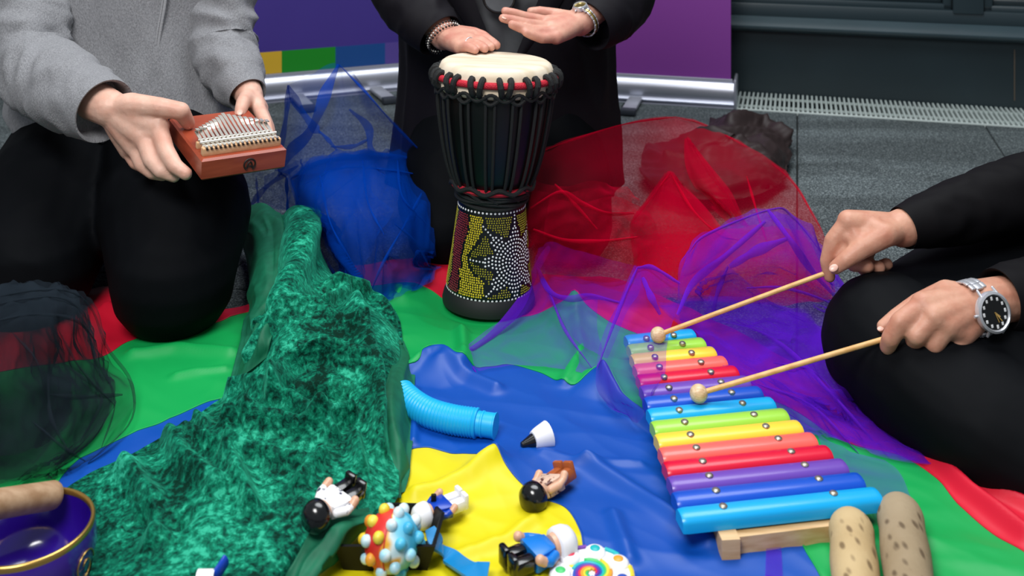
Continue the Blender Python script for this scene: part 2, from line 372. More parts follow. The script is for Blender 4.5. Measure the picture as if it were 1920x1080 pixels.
# ---- blue net
t_blue = [tulle('blue_net', '074cc0', .22, .75), tulle('blue_net_hem', '074cc0', .42, .6)]
b = MB()
b.grid(sheet([[(537,160,.30),(585,142,.32),(635,120,.345),(690,180,.31),(745,240,.24),(803,298,.17)],
              [(533,235,.22),(580,220,.25),(640,215,.26),(700,250,.22),(750,285,.18),(803,330,.14)],
              [(520,320,.13),(565,330,.16),(640,320,.17),(690,330,.16),(745,340,.14),(803,370,.11)]], 50, 40, fold(1, 4, 1, .006)))
body = [[(545,335,.13),(590,305,.16),(650,292,.175),(700,290,.175),(750,292,.17),(804,300,.155)],
        [(560,380,.11),(605,370,.15),(660,360,.16),(710,360,.16),(760,370,.14),(804,380,.12)],
        [(585,440,.07),(630,440,.11),(670,440,.125),(715,440,.12),(765,450,.10),(803,460,.08)],
        [(625,510,.03),(655,515,.06),(685,515,.07),(725,510,.06),(770,510,.05),(806,505,.03)],
        [(675,565,.014),(690,572,.016),(705,574,.016),(735,565,.016),(775,548,.016),(808,535,.016)]]
for sd, sh, am in ((1, 0, .012), (4, -.008, .018), (7, -.016, .016), (11, -.024, .018)):
    b.grid(sheet([[(x+sd-4, y+abs(sh)*250, max(.014, h+sh)) for x, y, h in r] for r in body], 60, 60, fold(sd*3.1, 4, 1.5, am, 2)))
b.grid(sheet([[(545,335,.12),(620,300,.165),(700,290,.17)], [(590,430,.08),(660,400,.13),(700,360,.16)], [(675,560,.02),(700,470,.10),(740,400,.14)]], 40, 40, fold(23, 3, 2, .008)))
b.grid(sheet([[(408,340,.08),(460,318,.11),(520,300,.15),(560,300,.16)], [(430,372,.05),(470,360,.07),(530,350,.10),(560,345,.12)], [(445,392,.03),(480,392,.03),(530,395,.05),(570,400,.08)]], 40, 30, fold(31, 5, 2, .007)))
b.grid(sheet([[(500,330,.10),(560,300,.16),(610,290,.17)], [(500,400,.03),(560,395,.06),(600,380,.10)], [(560,445,.014),(590,440,.03),(620,450,.06)]], 30, 30, fold(37, 4, 2, .006)))
for pts, wd in (([(635,121,.345),(612,170,.31),(596,215,.27),(575,255,.22),(545,285,.17),(522,330,.12)], 24), ([(540,160,.30),(560,200,.25),(588,238,.21),(600,250,.20)], 18),
                ([(540,160,.30),(538,205,.24),(530,258,.17),(520,300,.13)], 12), ([(655,205,.25),(690,238,.21),(694,275,.18),(705,300,.16)], 16), ([(620,275,.19),(660,275,.18),(690,262,.185)], 9),
                ([(597,245,.20),(615,262,.19),(632,282,.175)], 8), ([(804,298,.165),(803,400,.10),(806,500,.02)], 9), ([(545,335,.135),(600,305,.165),(700,293,.18),(804,299,.165)], 12), ([(545,335,.135),(580,430,.08),(625,510,.03),(690,573,.018)], 8),
                ([(635,120,.345),(690,178,.315),(745,240,.245),(804,299,.17)], 5), ([(800,345,.14),(760,420,.12),(720,490,.09),(690,560,.03)], 6), ([(440,330,.09),(470,385,.04)], 7), ([(560,310,.15),(500,350,.09),(465,392,.03)], 12), ([(600,330,.17),(620,420,.13),(665,500,.08)], 5), ([(680,300,.185),(690,380,.155),(720,440,.13)], 5), ([(745,300,.18),(755,370,.15),(800,420,.10)], 6), ([(740,420,.14),(780,455,.10),(805,500,.05)], 5), ([(570,345,.15),(640,315,.17),(720,318,.175),(800,330,.15)], 5), ([(480,330,.1),(485,390,.03)], 5)):
    hem(b, pts, wd)
tag(b.build('tulle_scarf', t_blue, None, smooth=180, fix=False), 'bright blue tulle scarf heaped with stiff peaks between the drum and the kalimba', 'scarf', 'tulle scarves')
# ---- dark brown scarf (under the red net)
m_brown = mat('brown_cloth', '2b2121', .55, spec=.3, sheen=.3)
BR = poly_ridges([([(1340, 265), (1400, 240), (1455, 252)], .030, .022), ([(1370, 300), (1425, 283), (1462, 300)], .028, .014), ([(1230, 300), (1300, 318), (1390, 330)], .022, .018), ([(1260, 345), (1330, 358), (1420, 345)], .018, .014)])
g = sheet([[(1340,240,.02),(1375,228,.06),(1415,230,.06),(1450,240,.04),(1468,262,.012)],
           [(1290,270,.03),(1345,258,.075),(1400,258,.07),(1445,265,.05),(1470,290,.012)],
           [(1220,285,.02),(1290,300,.05),(1370,290,.06),(1430,300,.055),(1468,325,.012)],
           [(1208,330,.012),(1270,340,.045),(1350,340,.055),(1420,335,.04),(1455,350,.012)],
           [(1235,372,.012),(1290,385,.02),(1350,388,.02),(1400,378,.015),(1440,362,.012)]], 120, 90,
          lambda u, v, p: .020*ridge(u*2.2+v*1.4, v*5.5, 3.3) + .010*ridge(u*3+v*3, v*9, 8) + .003*nz(u*20, v*20) + ridge_h(BR, p.x, p.y)*min(1, min(u, 1-u, v, 1-v)*6))
tag(MB().grid(g).build('brown_scarf', m_brown, None, smooth=180, fix=False), 'dark brown cloth crumpled on the carpet under the red tulle', 'scarf')
# ---- red net
t_red = [tulle('red_net', 'd20a34', .17, .62), tulle('red_net_hem', 'e00a34', .40, .6)]
r = MB()
outer = [[(1020,282,.234),(1090,258,.243),(1180,232,.20),(1265,220,.09),(1330,240,.10),(1400,278,.09),(1470,325,.05)],
         [(1005,330,.204),(1080,320,.2135),(1180,310,.18),(1270,310,.10),(1350,315,.10),(1430,345,.07),(1510,380,.03)],
         [(992,400,.15),(1080,390,.159),(1180,390,.13),(1270,390,.09),(1360,395,.08),(1450,420,.05),(1540,440,.02)],
         [(992,470,.094),(1080,470,.094),(1180,470,.09),(1270,470,.07),(1370,480,.06),(1470,500,.04),(1558,500,.015)],
         [(1000,545,.035),(1090,550,.035),(1180,550,.05),(1280,560,.05),(1380,570,.04),(1480,575,.03),(1565,560,.014)]]
r.grid(sheet(outer, 80, 60, fold(2, 5, 2, .008)))
mid = [[(1000,340,.21),(1060,350,.20),(1110,340,.20),(1180,360,.15)], [(990,400,.16),(1060,400,.16),(1120,390,.16),(1200,400,.12)], [(990,450,.115),(1060,460,.11),(1130,450,.115),(1200,450,.09)], [(1000,520,.055),(1060,530,.05),(1130,530,.05),(1210,530,.05)]]
for sd, dx, dy in ((1, 0, 0), (5, -6, 14), (9, 30, 30)):
    r.grid(sheet([[(x+dx, y+dy, max(.014, h-.012*sd/5)) for x, y, h in q] for q in mid], 50, 40, fold(sd*2.7, 4, 3, .011, 2)))
fan = [[(1250,330,.12),(1257,325,.125),(1264,332,.12),(1275,345,.12)], [(1215,375,.10),(1250,380,.12),(1285,385,.12),(1310,380,.11)], [(1183,420,.08),(1240,430,.10),(1300,440,.10),(1350,430,.09)], [(1190,490,.05),(1240,500,.07),(1290,500,.08),(1370,450,.08)], [(1195,535,.03),(1240,540,.05),(1290,535,.05),(1350,500,.05)]]
for sd in (1, 2, 3, 4): r.grid(sheet([[(x, y, max(.014, h-.006*sd)) for x, y, h in q] for q in fan], 40, 50, fold(sd*1.9, 2.5, .8, .006)))
strip = [[(1284,266,.13),(1290,262,.132),(1297,275,.13)], [(1286,310,.12),(1310,308,.13),(1335,320,.12)], [(1300,345,.11),(1330,350,.12),(1365,360,.10)], [(1335,385,.09),(1360,390,.10),(1385,400,.08)], [(1370,430,.07),(1390,425,.07),(1402,428,.06)]]
for sd in (1, 2, 3): r.grid(sheet([[(x, y, max(.014, h-.005*sd)) for x, y, h in q] for q in strip], 30, 40, fold(sd*4.1, 2, 1, .006)))
low = [[(1195,450,.06),(1300,440,.07),(1420,430,.06),(1500,440,.04)], [(1195,500,.05),(1300,500,.06),(1430,500,.05),(1540,500,.03)], [(1180,560,.03),(1300,570,.04),(1430,580,.04),(1560,570,.02)]]
for sd in (1, 6): r.grid(sheet(low, 50, 30, fold(sd*3.3, 4, 2, .010, 1)))
for pts, wd in (([(1020,282,.236),(1090,257,.245),(1180,231,.202),(1268,219,.092)], 4), ([(1268,219,.092),(1340,243,.10),(1470,325,.052),(1540,430,.022)], 4), ([(995,390,.17),(1050,360,.20),(1090,380,.18),(1140,400,.16),(1190,400,.13)], 9),
                ([(1000,430,.14),(1060,450,.125),(1130,452,.125),(1195,445,.11)], 8), ([(1040,345,.205),(1075,380,.18),(1120,430,.14)], 7), ([(1183,420,.085),(1257,324,.13)], 4), ([(1257,324,.13),(1300,395,.12),(1350,440,.10),(1385,450,.08)], 6), ([(1400,330,.09),(1420,400,.07),(1440,460,.05)], 5)):
    hem(r, pts, wd)
tag(r.build('tulle_scarf', t_red, None, smooth=180, fix=False), 'red tulle scarf spread over the brown cloth to the right of the drum', 'scarf', 'tulle scarves')
# ---- purple net
t_pur = [tulle('purple_net', '6c24da', .18, .75), tulle('purple_net_hem', '7a28e0', .42, .6)]
p_ = MB()
p_.grid(sheet([[(1012,470,.06),(1035,459,.07),(1100,480,.06),(1200,502,.05)], [(1004,505,.05),(1040,510,.06),(1110,530,.05),(1200,550,.05)], [(1020,540,.04),(1060,555,.05),(1120,580,.045),(1170,600,.04)], [(1060,620,.03),(1090,650,.03),(1120,670,.03),(1140,680,.03)]], 40, 40, fold(1, 3, 2, .006)))
p_.grid(sheet([[(1003,500,.05),(1030,545,.05),(1065,562,.05),(1120,560,.045)], [(960,585,.03),(1010,600,.035),(1060,610,.03),(1120,620,.03)], [(868,662,.022),(960,655,.024),(1060,665,.024),(1130,670,.024)], [(898,703,.018),(980,690,.02),(1060,700,.02),(1120,720,.02)]], 50, 40, fold(3, 4, 2, .005)))
p_.grid(sheet([[(1190,500,.09),(1215,500,.095),(1245,512,.085),(1275,530,.08)], [(1165,560,.07),(1200,560,.085),(1240,565,.075),(1270,575,.066)], [(1135,620,.06),(1170,620,.068),(1215,620,.058),(1258,615,.056)], [(1120,680,.05),(1150,680,.060),(1190,672,.060),(1250,655,.058)], [(1120,730,.03),(1155,745,.045),(1195,735,.060),(1246,705,.058)], [(1150,775,.018),(1175,785,.02),(1200,790,.03),(1225,735,.058)]], 40, 60, fold(7, 3, 2, .0025)))
def behind(rows):
    out = []
    for r in rows:
        q = []
        for x, y, h in r:
            zm = 1.64 if y < 600 else max(1.42, 1.64-.21*(y-600)/140)
            if x > 1285 and x < 1700: h = max(.014, min(h, HC-(y+HZ)*zm/FP))
            q.append((x, y, h))
        out.append(q)
    return out
big = [[(1290,475,.13),(1325,440,.155),(1380,415,.17),(1445,393,.185),(1485,405,.17),(1530,450,.13),(1560,520,.09)],
       [(1272,530,.11),(1320,510,.14),(1390,490,.15),(1450,480,.15),(1510,510,.13),(1570,550,.10),(1605,600,.08)],
       [(1270,585,.08),(1330,575,.11),(1400,560,.12),(1470,560,.12),(1530,580,.10),(1590,610,.09),(1612,640,.07)],
       [(1290,620,.06),(1350,620,.09),(1420,620,.10),(1490,640,.09),(1550,670,.08),(1590,690,.07),(1605,700,.05)]]
big = behind(big)
for sd, dh in ((1, 0), (4, -.03)): p_.grid(sheet([[(x, y+abs(dh)*300, max(.014, h+dh)) for x, y, h in q] for q in big], 80, 60, fold(sd*5.3, 5, 2, .010, 1.5)))
low = [[(1238,575,.055),(1330,560,.10),(1420,570,.11),(1500,590,.11),(1560,640,.09),(1590,700,.06)],
       [(1300,632,.055),(1370,640,.085),(1440,650,.095),(1510,680,.09),(1570,720,.07),(1620,760,.04)],
       [(1345,690,.05),(1410,700,.075),(1480,720,.08),(1550,750,.06),(1620,780,.04),(1700,810,.02)],
       [(1420,745,.04),(1470,750,.055),(1530,770,.05),(1590,800,.03),(1660,830,.02),(1740,850,.016)],
       [(1500,815,.03),(1550,820,.035),(1600,840,.025),(1650,862,.018),(1710,876,.016),(1782,880,.016)]]
low = behind(low)
for sd, dh in ((1, 0), (5, -.012), (8, -.024), (13, -.03)): p_.grid(sheet([[(x, y+abs(dh)*200, max(.014, h+dh)) for x, y, h in q] for q in low], 80, 70, fold(sd*2.1, 5, 3, .011, 3)))
fold2 = behind([[(1320,600,.10),(1330,560,.13),(1345,520,.15),(1365,500,.155)], [(1400,620,.10),(1410,590,.12),(1430,570,.13),(1440,560,.13)], [(1480,650,.09),(1490,630,.10),(1510,620,.11),(1520,610,.11)]])
for sd in (1, 2): p_.grid(sheet(fold2, 30, 30, fold(sd*9.1, 3, 2, .008)))
p_.grid(sheet([[(1530,815,.03),(1600,850,.02),(1660,870,.018)], [(1560,880,.02),(1620,900,.018),(1690,900,.016)], [(1600,930,.016),(1660,960,.016),(1720,985,.016)], [(1640,990,.016),(1690,1010,.016),(1720,1030,.016)]], 30, 30, fold(77, 3, 2, .003)))
p_.grid(sheet([[(1437,1000,.016),(1463,1000,.016)], [(1436,1045,.016),(1466,1045,.016)], [(1434,1090,.016),(1468,1090,.016)]], 10, 10)); p_.grid(sheet([[(1437,1000,.019),(1463,1000,.019)], [(1436,1045,.019),(1466,1045,.019)], [(1434,1090,.019),(1468,1090,.019)]], 10, 10)); p_.grid(sheet([[(1437,1000,.021),(1463,1000,.021)], [(1436,1045,.021),(1466,1045,.021)], [(1434,1090,.021),(1468,1090,.021)]], 10, 10))
for pts, wd in (([(1030,462,.072),(1008,500,.055),(975,570,.035),(925,625,.026),(870,664,.024)], 20), ([(1006,500,.055),(1030,545,.055),(1066,560,.055),(1110,556,.05),(1165,568,.05)], 13), ([(1012,505,.055),(1035,560,.05),(1060,620,.04),(1110,690,.03)], 6),
                ([(1195,502,.095),(1225,502,.10),(1275,532,.085)], 9), ([(1195,502,.095),(1165,570,.075),(1120,690,.05)], 7), ([(1205,520,.095),(1220,555,.092),(1238,590,.07)], 14), ([(1270,590,.10),(1300,530,.14),(1360,480,.16),(1435,415,.185)], 15), ([(1368,500,.165),(1420,470,.175),(1475,448,.175)], 20), ([(1440,394,.19),(1478,445,.175),(1520,505,.13),(1565,555,.10)], 14),
                ([(1290,475,.14),(1325,440,.16),(1445,393,.187),(1485,405,.172),(1545,480,.12)], 5), ([(1365,500,.165),(1345,550,.14),(1335,600,.11)], 10), ([(1400,540,.14),(1470,540,.14),(1550,565,.12),(1600,600,.09),(1612,645,.075),(1590,700,.055)], 6), ([(1300,632,.065),(1420,745,.05),(1500,815,.035)], 6), ([(1380,600,.12),(1470,650,.10),(1560,740,.07),(1640,830,.03)], 9), ([(1450,680,.09),(1530,700,.085),(1620,800,.035),(1780,879,.018)], 6),
                ([(1580,720,.06),(1640,780,.035),(1780,879,.018)], 6), ([(1420,720,.07),(1520,760,.06),(1610,850,.02)], 6), ([(868,662,.026),(895,702,.02)], 4), ([(1480,610,.115),(1440,600,.12),(1405,612,.115)], 8)):
    hem(p_, behind([pts])[0], wd)
tag(p_.build('tulle_scarf', t_pur, None, smooth=180, fix=False), 'purple tulle scarf billowing behind and beside the rainbow xylophone', 'scarf', 'tulle scarves')
# ---- black net at the left
t_blk = [tulle('black_net', '2b343d', .22, .75), tulle('black_net_hem', '2b343d', .30, .6)]
k_ = MB()
blk = [[(-60,560,.16),(20,545,.17),(90,543,.17),(140,550,.16),(172,580,.13)],
       [(-60,620,.15),(20,600,.17),(90,600,.17),(150,610,.14),(190,640,.09)],
       [(-60,690,.11),(20,690,.13),(100,690,.12),(170,690,.08),(225,700,.045)],
       [(-60,770,.07),(30,770,.09),(120,770,.08),(190,765,.05),(248,752,.03)],
       [(-60,850,.04),(30,860,.05),(110,850,.05),(170,835,.035),(225,815,.025)],
       [(-60,915,.02),(20,915,.02),(70,905,.02),(120,890,.02),(165,868,.02)]]
k_.grid(sheet(blk, 60, 60, fold(2, 5, 4, .009, 2)))
for sd in (3, 6, 9): k_.grid(sheet([[(x if x < 60 else 60+(x-60)*.8, y, max(.014, h-.006*sd*.7)) for x, y, h in q] for q in blk], 60, 60, fold(sd, 5, 4, .012, 2)))
for sd in (4, 8, 12): k_.grid(sheet([[(-60+(x+60)*.62, y, max(.014, h-.004*sd*.5)) for x, y, h in q] for q in blk[:5]], 40, 50, fold(sd*1.7, 4, 4, .012, 2)))
for pts, wd in (([(-20,560,.17),(60,545,.178),(130,546,.17),(172,580,.135),(200,650,.085),(245,715,.045),(245,790,.03),(165,868,.02)], 6), ([(-20,605,.17),(60,590,.175),(140,600,.16),(180,640,.1)], 7), ([(90,740,.09),(150,745,.075),(230,740,.04)], 10), ([(90,700,.11),(95,780,.085),(130,850,.05)], 8), ([(60,790,.09),(120,840,.06),(160,865,.03)], 7), ([(130,690,.1),(190,745,.06),(150,830,.04)], 6), ([(165,590,.13),(175,660,.1),(205,720,.06)], 7), ([(-20,575,.17),(50,560,.178),(120,560,.175),(165,600,.13)], 5), ([(20,620,.165),(70,680,.14),(90,760,.09)], 5), ([(110,620,.15),(150,690,.10),(215,760,.045)], 5), ([(200,700,.055),(215,760,.04),(190,840,.03)], 4)):
    hem(k_, pts, wd)
tag(k_.build('tulle_scarf', t_blk, None, smooth=180, fix=False), 'black tulle scarf bunched at the left beside the kneeling person in grey', 'scarf', 'tulle scarves')
# ---- green crushed velvet with its plain reverse
def crushed():
    """crushed pile: flecks where the pile lies towards or away, in larger drifts"""
    m, nt, b = new_mat('crushed_velvet'); N = nt.nodes.new; L = nt.links.new; tc = N('ShaderNodeTexCoord')
    b.inputs['Roughness'].default_value = .6; b.inputs['Specular IOR Level'].default_value = .06; b.inputs['Sheen Weight'].default_value = .55; b.inputs['Sheen Tint'].default_value = lin('4fdcb4'); b.inputs['Sheen Roughness'].default_value = .3
    n1 = N('ShaderNodeTexNoise'); n1.inputs['Scale'].default_value = 120; n1.inputs['Detail'].default_value = 8; n1.inputs['Roughness'].default_value = .66; n1.inputs['Distortion'].default_value = .35; L(tc.outputs['Object'], n1.inputs[0])
    n2 = N('ShaderNodeTexNoise'); n2.inputs['Scale'].default_value = 14; n2.inputs['Detail'].default_value = 3; n2.inputs['Distortion'].default_value = .6; L(tc.outputs['Object'], n2.inputs[0])
    a0 = N('ShaderNodeMath'); a0.operation = 'MULTIPLY_ADD'; a0.inputs[1].default_value = .55; a0.inputs[2].default_value = .05; L(n2.outputs[0], a0.inputs[0]); a = N('ShaderNodeMath'); a.operation = 'ADD'; L(n1.outputs[0], a.inputs[0]); L(a0.outputs[0], a.inputs[1])
    r = N('ShaderNodeValToRGB'); e = r.color_ramp.elements; e[0].position = .70; e[0].color = lin('03281d'); e[1].position = 1.0; e[1].color = lin('34ae8c')
    for p, c in ((.77, '06483a'), (.84, '0b664d'), (.91, '138063')): q = e.new(p); q.color = lin(c)
    L(a.outputs[0], r.inputs[0]); L(r.outputs[0], b.inputs['Base Color'])
    bp = N('ShaderNodeBump'); bp.inputs['Strength'].default_value = .6; bp.inputs['Distance'].default_value = .004; L(n1.outputs[0], bp.inputs['Height']); L(bp.outputs[0], b.inputs['Normal']); return m
m_vel = crushed()
m_sat = mat('velvet_reverse', '0e5a40', .6, spec=.3, c2='13694b', ns=60, sheen=.3)
def vel_f(u, v, p):
    x, y = p.x, p.y; e = min(1, min(u, 1-u)*9)
    return e*(.007*ridge(x*7+y*3, y*6-x*4, 1.7) + .005*ridge(x*14-y*9, y*11+x*5, 4.2) + ridge_h(VR, x, y)) + .002
VR = poly_ridges([([(556, 430), (566, 540), (556, 640), (540, 720)], .034, .018), ([(650, 690), (660, 740), (690, 830), (712, 920)], .036, .015), ([(400, 775), (470, 800), (530, 850), (620, 905)], .022, .013), ([(320, 870), (345, 940), (410, 1010)], .022, .015), ([(520, 850), (545, 805), (600, 785), (655, 800)], .034, .013), ([(430, 880), (500, 895), (560, 905), (650, 870)], .026, .012),
    ([(240, 940), (285, 1000), (300, 1080)], .022, .016), ([(430, 950), (470, 1040)], .024, .013), ([(610, 650), (690, 610), (735, 640)], .030, .015), ([(600, 700), (640, 650)], .022, .012), ([(490, 745), (570, 725), (650, 745)], .022, .012), ([(360, 905), (440, 940), (560, 965)], .022, .012), ([(540, 845), (590, 835), (640, 840)], -.026, .014), ([(270, 1030), (330, 1050)], -.022, .02), ([(470, 660), (500, 700)], .016, .010), ([(660, 900), (670, 960)], .018, .010), ([(310, 850), (330, 870)], -.014, .012), ([(600, 950), (560, 1000)], .02, .012), ([(370, 830), (390, 870)], .014, .010), ([(480, 860), (470, 900)], .014, .010)])
vel = [[(520,425,.05),(545,408,.10),(560,412,.09),(575,425,.04)],
       [(515,470,.06),(548,450,.11),(575,450,.09),(603,490,.016)],
       [(500,530,.06),(545,515,.11),(600,520,.08),(650,562,.016)],
       [(480,595,.05),(545,580,.10),(620,575,.08),(736,592,.016)],
       [(455,665,.02),(540,640,.09),(650,620,.08),(756,660,.02)],
       [(422,756,.014),(530,712,.06),(650,690,.07),(766,715,.02)],
       [(262,858,.014),(460,785,.05),(620,770,.06),(755,800,.03)],
       [(124,932,.014),(350,885,.04),(560,850,.05),(748,880,.03)],
       [(165,985,.014),(350,970,.04),(550,930,.045),(735,950,.03)],
       [(175,1050,.014),(340,1050,.035),(500,1030,.035),(610,1010,.03)],
       [(160,1120,.014),(320,1120,.03),(440,1110,.03),(545,1090,.02)]]
ve = empty('velvet_cloth', G(450, 850), 'emerald green crushed velvet cloth trailing from the back to the near left', 'cloth')
MB().grid(sheet(vel, 190, 300, vel_f)).build('pile_side', m_vel, ve, smooth=180, fix=False)
s = MB()
s.grid(sheet([[(424,402,.02),(450,395,.06),(490,380,.10),(525,400,.085),(572,424,.03)],
              [(445,440,.02),(480,430,.08),(510,425,.10),(535,430,.08),(550,440,.06)],
              [(462,500,.016),(490,490,.09),(515,480,.10),(530,490,.09),(545,500,.06)],
              [(472,570,.02),(490,555,.07),(510,545,.085),(525,550,.07),(530,570,.06)],
              [(462,605,.022),(478,600,.05),(495,595,.065),(510,590,.06),(520,600,.05)],
              [(455,650,.022),(470,645,.04),(485,640,.06),(500,630,.085),(510,630,.09)],
              [(424,742,.022),(440,722,.03),(455,705,.045),(475,690,.055),(500,670,.07)]], 70, 110, lambda u, v, p: min(1, min(v, 1-v)*7, min(u, 1-u)*9)*(.013*ridge(u*2.6+v, v*2.2, 6.1)+.004*ridge(u*7, v*6, 2))))
s.grid(sheet([[(736,600,.014),(745,640,.02),(752,650,.016)], [(745,660,.02),(758,670,.03),(768,690,.014)], [(722,720,.06),(748,730,.05),(772,735,.014)], [(712,800,.05),(745,810,.05),(768,810,.014)], [(735,880,.03),(752,885,.03),(764,880,.014)], [(738,935,.02),(745,938,.02),(750,935,.014)]], 30, 80, lambda u, v, p: .006*ridge(u*2, v*3, 3)))
s.grid(sheet([[(690,965,.035),(700,975,.05),(708,985,.03)], [(620,970,.05),(650,990,.06),(680,1010,.02)], [(590,1000,.05),(620,1030,.05),(640,1050,.016)], [(560,1050,.04),(590,1070,.04),(600,1085,.014)], [(530,1105,.03),(560,1120,.03),(575,1130,.014)]], 40, 70, lambda u, v, p: .007*ridge(u*3, v*2.2, 8)))
s.build('reverse_side', m_sat, ve, smooth=180, fix=False, label='plain matt green reverse of the velvet')
# ================================================================== the drum
m_hide = mat('drum_hide', 'e6d8c2', .55, c2='d2c0a4', ns=9, stretch=(1, 5, 1), c3='e0d2bc')
m_shell = mat('black_shell', '060708', .42, spec=.4); m_rope = mat('black_rope', '101314', .7, bump=.7, bs=900, bd=.002)
m_cordr = mat('red_cord', 'c0142e', .7, bump=.8, bs=500, bd=.003); m_base = mat('black_paint', '08090c', .4); m_rub = mat('rubber_foot', '17181a', .65)
m_dw = mat('white_dots', 'f0f0f2', .5); m_dy = mat('yellow_dots', 'd8c322', .5); m_do = mat('olive_dots', 'a39a1c', .5); m_dr = mat('red_dots', '8e1a2c', .5)
dz = 1.79; d0 = W(916, 580, dz); d0.z = 0.016; top = W(931, 112, 1.802); ax = (top-d0); DH = ax.length; az = ax.normalized()
axx = (Vector((1, 0, 0)) - az*az.x).normalized(); ayy = az.cross(axx); MD = basis(d0, axx, ayy, az)
drum = empty('djembe_drum', d0, 'goblet hand drum with black rope lacing and a dot-painted foot on the parachute', 'drum')
def hh(y): return DH*(580-y)/(580-112)
PX = dz/FP
prof_low = [(79*PX, hh(556)), (80*PX, hh(545)), (77*PX, hh(520)), (72*PX, hh(480)), (68*PX, hh(440)), (64*PX, hh(400)), (62.5*PX, hh(380)), (62*PX, hh(365))]
prof_up = [(62*PX, hh(372)), (66*PX, hh(355)), (75*PX, hh(338)), (84*PX, hh(310)), (92*PX, hh(275)), (98*PX, hh(240)), (103*PX, hh(205)), (106*PX, hh(170)), (107*PX, hh(140))]
def smooth_prof(p, n=30): return [(q.x, q.y) for q in spline([Vector((a, b, 0)) for a, b in p], n)]
def rad(prof, h):
    for (r0, h0), (r1, h1) in zip(prof, prof[1:]):
        if min(h0, h1) <= h <= max(h0, h1): return r0+(r1-r0)*(h-h0)/(h1-h0)
    return prof[-1][0]
pl_ = smooth_prof(prof_low); pu_ = smooth_prof(prof_up)
MB().lathe(pl_, 64, MD, cap=True).build('goblet_foot', m_base, drum)
MB().lathe(pu_, 64, MD, cap=True).build('bowl_shell', m_shell, drum)
MB().lathe([(70*PX, hh(582)), (86*PX, hh(582)), (87*PX, hh(574)), (84*PX, hh(560)), (80.5*PX, hh(552)), (70*PX, hh(552))], 64, MD).build('rubber_base', m_rub, drum)
MB().lathe([(108*PX, hh(168)), (113*PX, hh(163)), (112*PX, hh(155)), (110*PX, hh(142)), (108*PX, hh(128)), (104*PX, hh(118)), (98*PX, hh(113.5)), (90*PX, hh(112)), (.002, hh(112))], 64, MD, cap=True).build('drum_skin', m_hide, drum)
def circ(r, h, n=96, f=None): return [MD @ Vector((r*math.cos(2*math.pi*i/n), r*math.sin(2*math.pi*i/n), h+(f(2*math.pi*i/n) if f else 0))) for i in range(n)]
MB().tube(circ(113*PX, hh(141)), 6.5*PX, 10, closed=True).build('red_ring', m_cordr, drum)
NK = 14
for i in range(NK):
    a0 = 2*math.pi*(i+.35)/NK - math.pi/2
    for j, da in enumerate((-.072, .072)):
        a = a0+da; k = MB(); c = Vector((math.cos(a), math.sin(a), 0)); tg = Vector((-math.sin(a), math.cos(a), 0))*(1 if j else -1)
        pts = [MD @ (c*(113*PX + 9.5*PX*math.cos(t)) + Vector((0, 0, hh(144)+14*PX*math.sin(t))) + tg*(.0022*math.sin(t))) for t in [2*math.pi*q/12 for q in range(12)]]
        k.tube(pts, 5.6*PX, 8, closed=True); k.build('knot', m_rope, drum)
    for da in (-.15, .15):
        a = a0+da; c = Vector((math.cos(a), math.sin(a), 0)); path = []
        path.append(MD @ (c*(114*PX) + Vector((0, 0, hh(158)))))
        for y in (172, 200, 235, 270, 300, 325, 343, 352): h = hh(y); path.append(MD @ (c*(rad(pu_, h)+.0042) + Vector((0, 0, h))))
        MB().tube(spline(path, 30), 3.0*PX, 7).build('rope', m_rope, drum)
MB().tube(circ(112*PX, hh(169), 140, lambda a: .0065*math.cos((a+math.pi/2)*NK-2.2)), 3.6*PX, 7, closed=True).build('scalloped_cord', m_rope, drum)
MB().tube(circ(114*PX, hh(164), 140, lambda a: .0055*math.cos((a+math.pi/2)*NK+.8)), 3.2*PX, 7, closed=True).build('scalloped_cord', m_rope, drum)
MB().tube(circ(78*PX, hh(350), 140, lambda a: .004*math.cos(a*9)), 4.2*PX, 7, closed=True).build('lower_ring', m_rope, drum)
MB().tube(circ(72*PX, hh(353), 96), 6*PX, 7, closed=True).build('red_ring', m_cordr, drum)
wr = MB()
for i, y in enumerate((361, 366, 372, 377, 382)): wr.tube(circ((70-i*1.3)*PX, hh(y), 96, lambda a, i=i: .003*math.sin(a*2+i*1.9)), 3.6*PX, 7, closed=True)
wr.build('wound_cord', m_rope, drum)
for a in (-2.3, -1.9, -1.25, -.7, -.2):
    p = [MD @ (Vector((math.cos(a+t*.5), math.sin(a+t*.5), 0))*((76-t*8)*PX) + Vector((0, 0, hh(350+22*t)))) for t in (0, .3, .6, 1)]
    MB().tube(spline(p, 10), 3.4*PX, 6).build('twisted_cord', m_rope, drum)
# dots of the painting, each a small raised bead of paint
dots = {m_dw: MB(), m_dy: MB(), m_do: MB(), m_dr: MB()}
def dot(m, th, h, r):
    R0 = rad(pl_, h); a = th - math.pi/2; c = Vector((math.cos(a), math.sin(a), 0)); t1 = Vector((-math.sin(a), math.cos(a), 0)); p = c*R0 + Vector((0, 0, h)); n = 7
    vs = [MD @ (p + t1*(r*math.cos(2*math.pi*k/n)) + Vector((0, 0, r*math.sin(2*math.pi*k/n))) - c*.0002) for k in range(n)] + [MD @ (p + t1*(r*.6*math.cos(2*math.pi*k/n)) + Vector((0, 0, r*.6*math.sin(2*math.pi*k/n))) + c*.0006) for k in range(n)]
    dots[m].add(vs, [(k, (k+1) % n, n+(k+1) % n, n+k) for k in range(n)] + [tuple(range(n, 2*n))])
TH0, SH0, TIP, VAL, SA = R(40), hh(484), .080, .036, R(22.5)
def star_r(a):
    d = (a - R(88)) % R(45); d = min(d, R(45)-d); return TIP*VAL*math.sin(SA)/(TIP*math.sin(d)+VAL*math.sin(SA-d))
random.seed(4)
k = 0
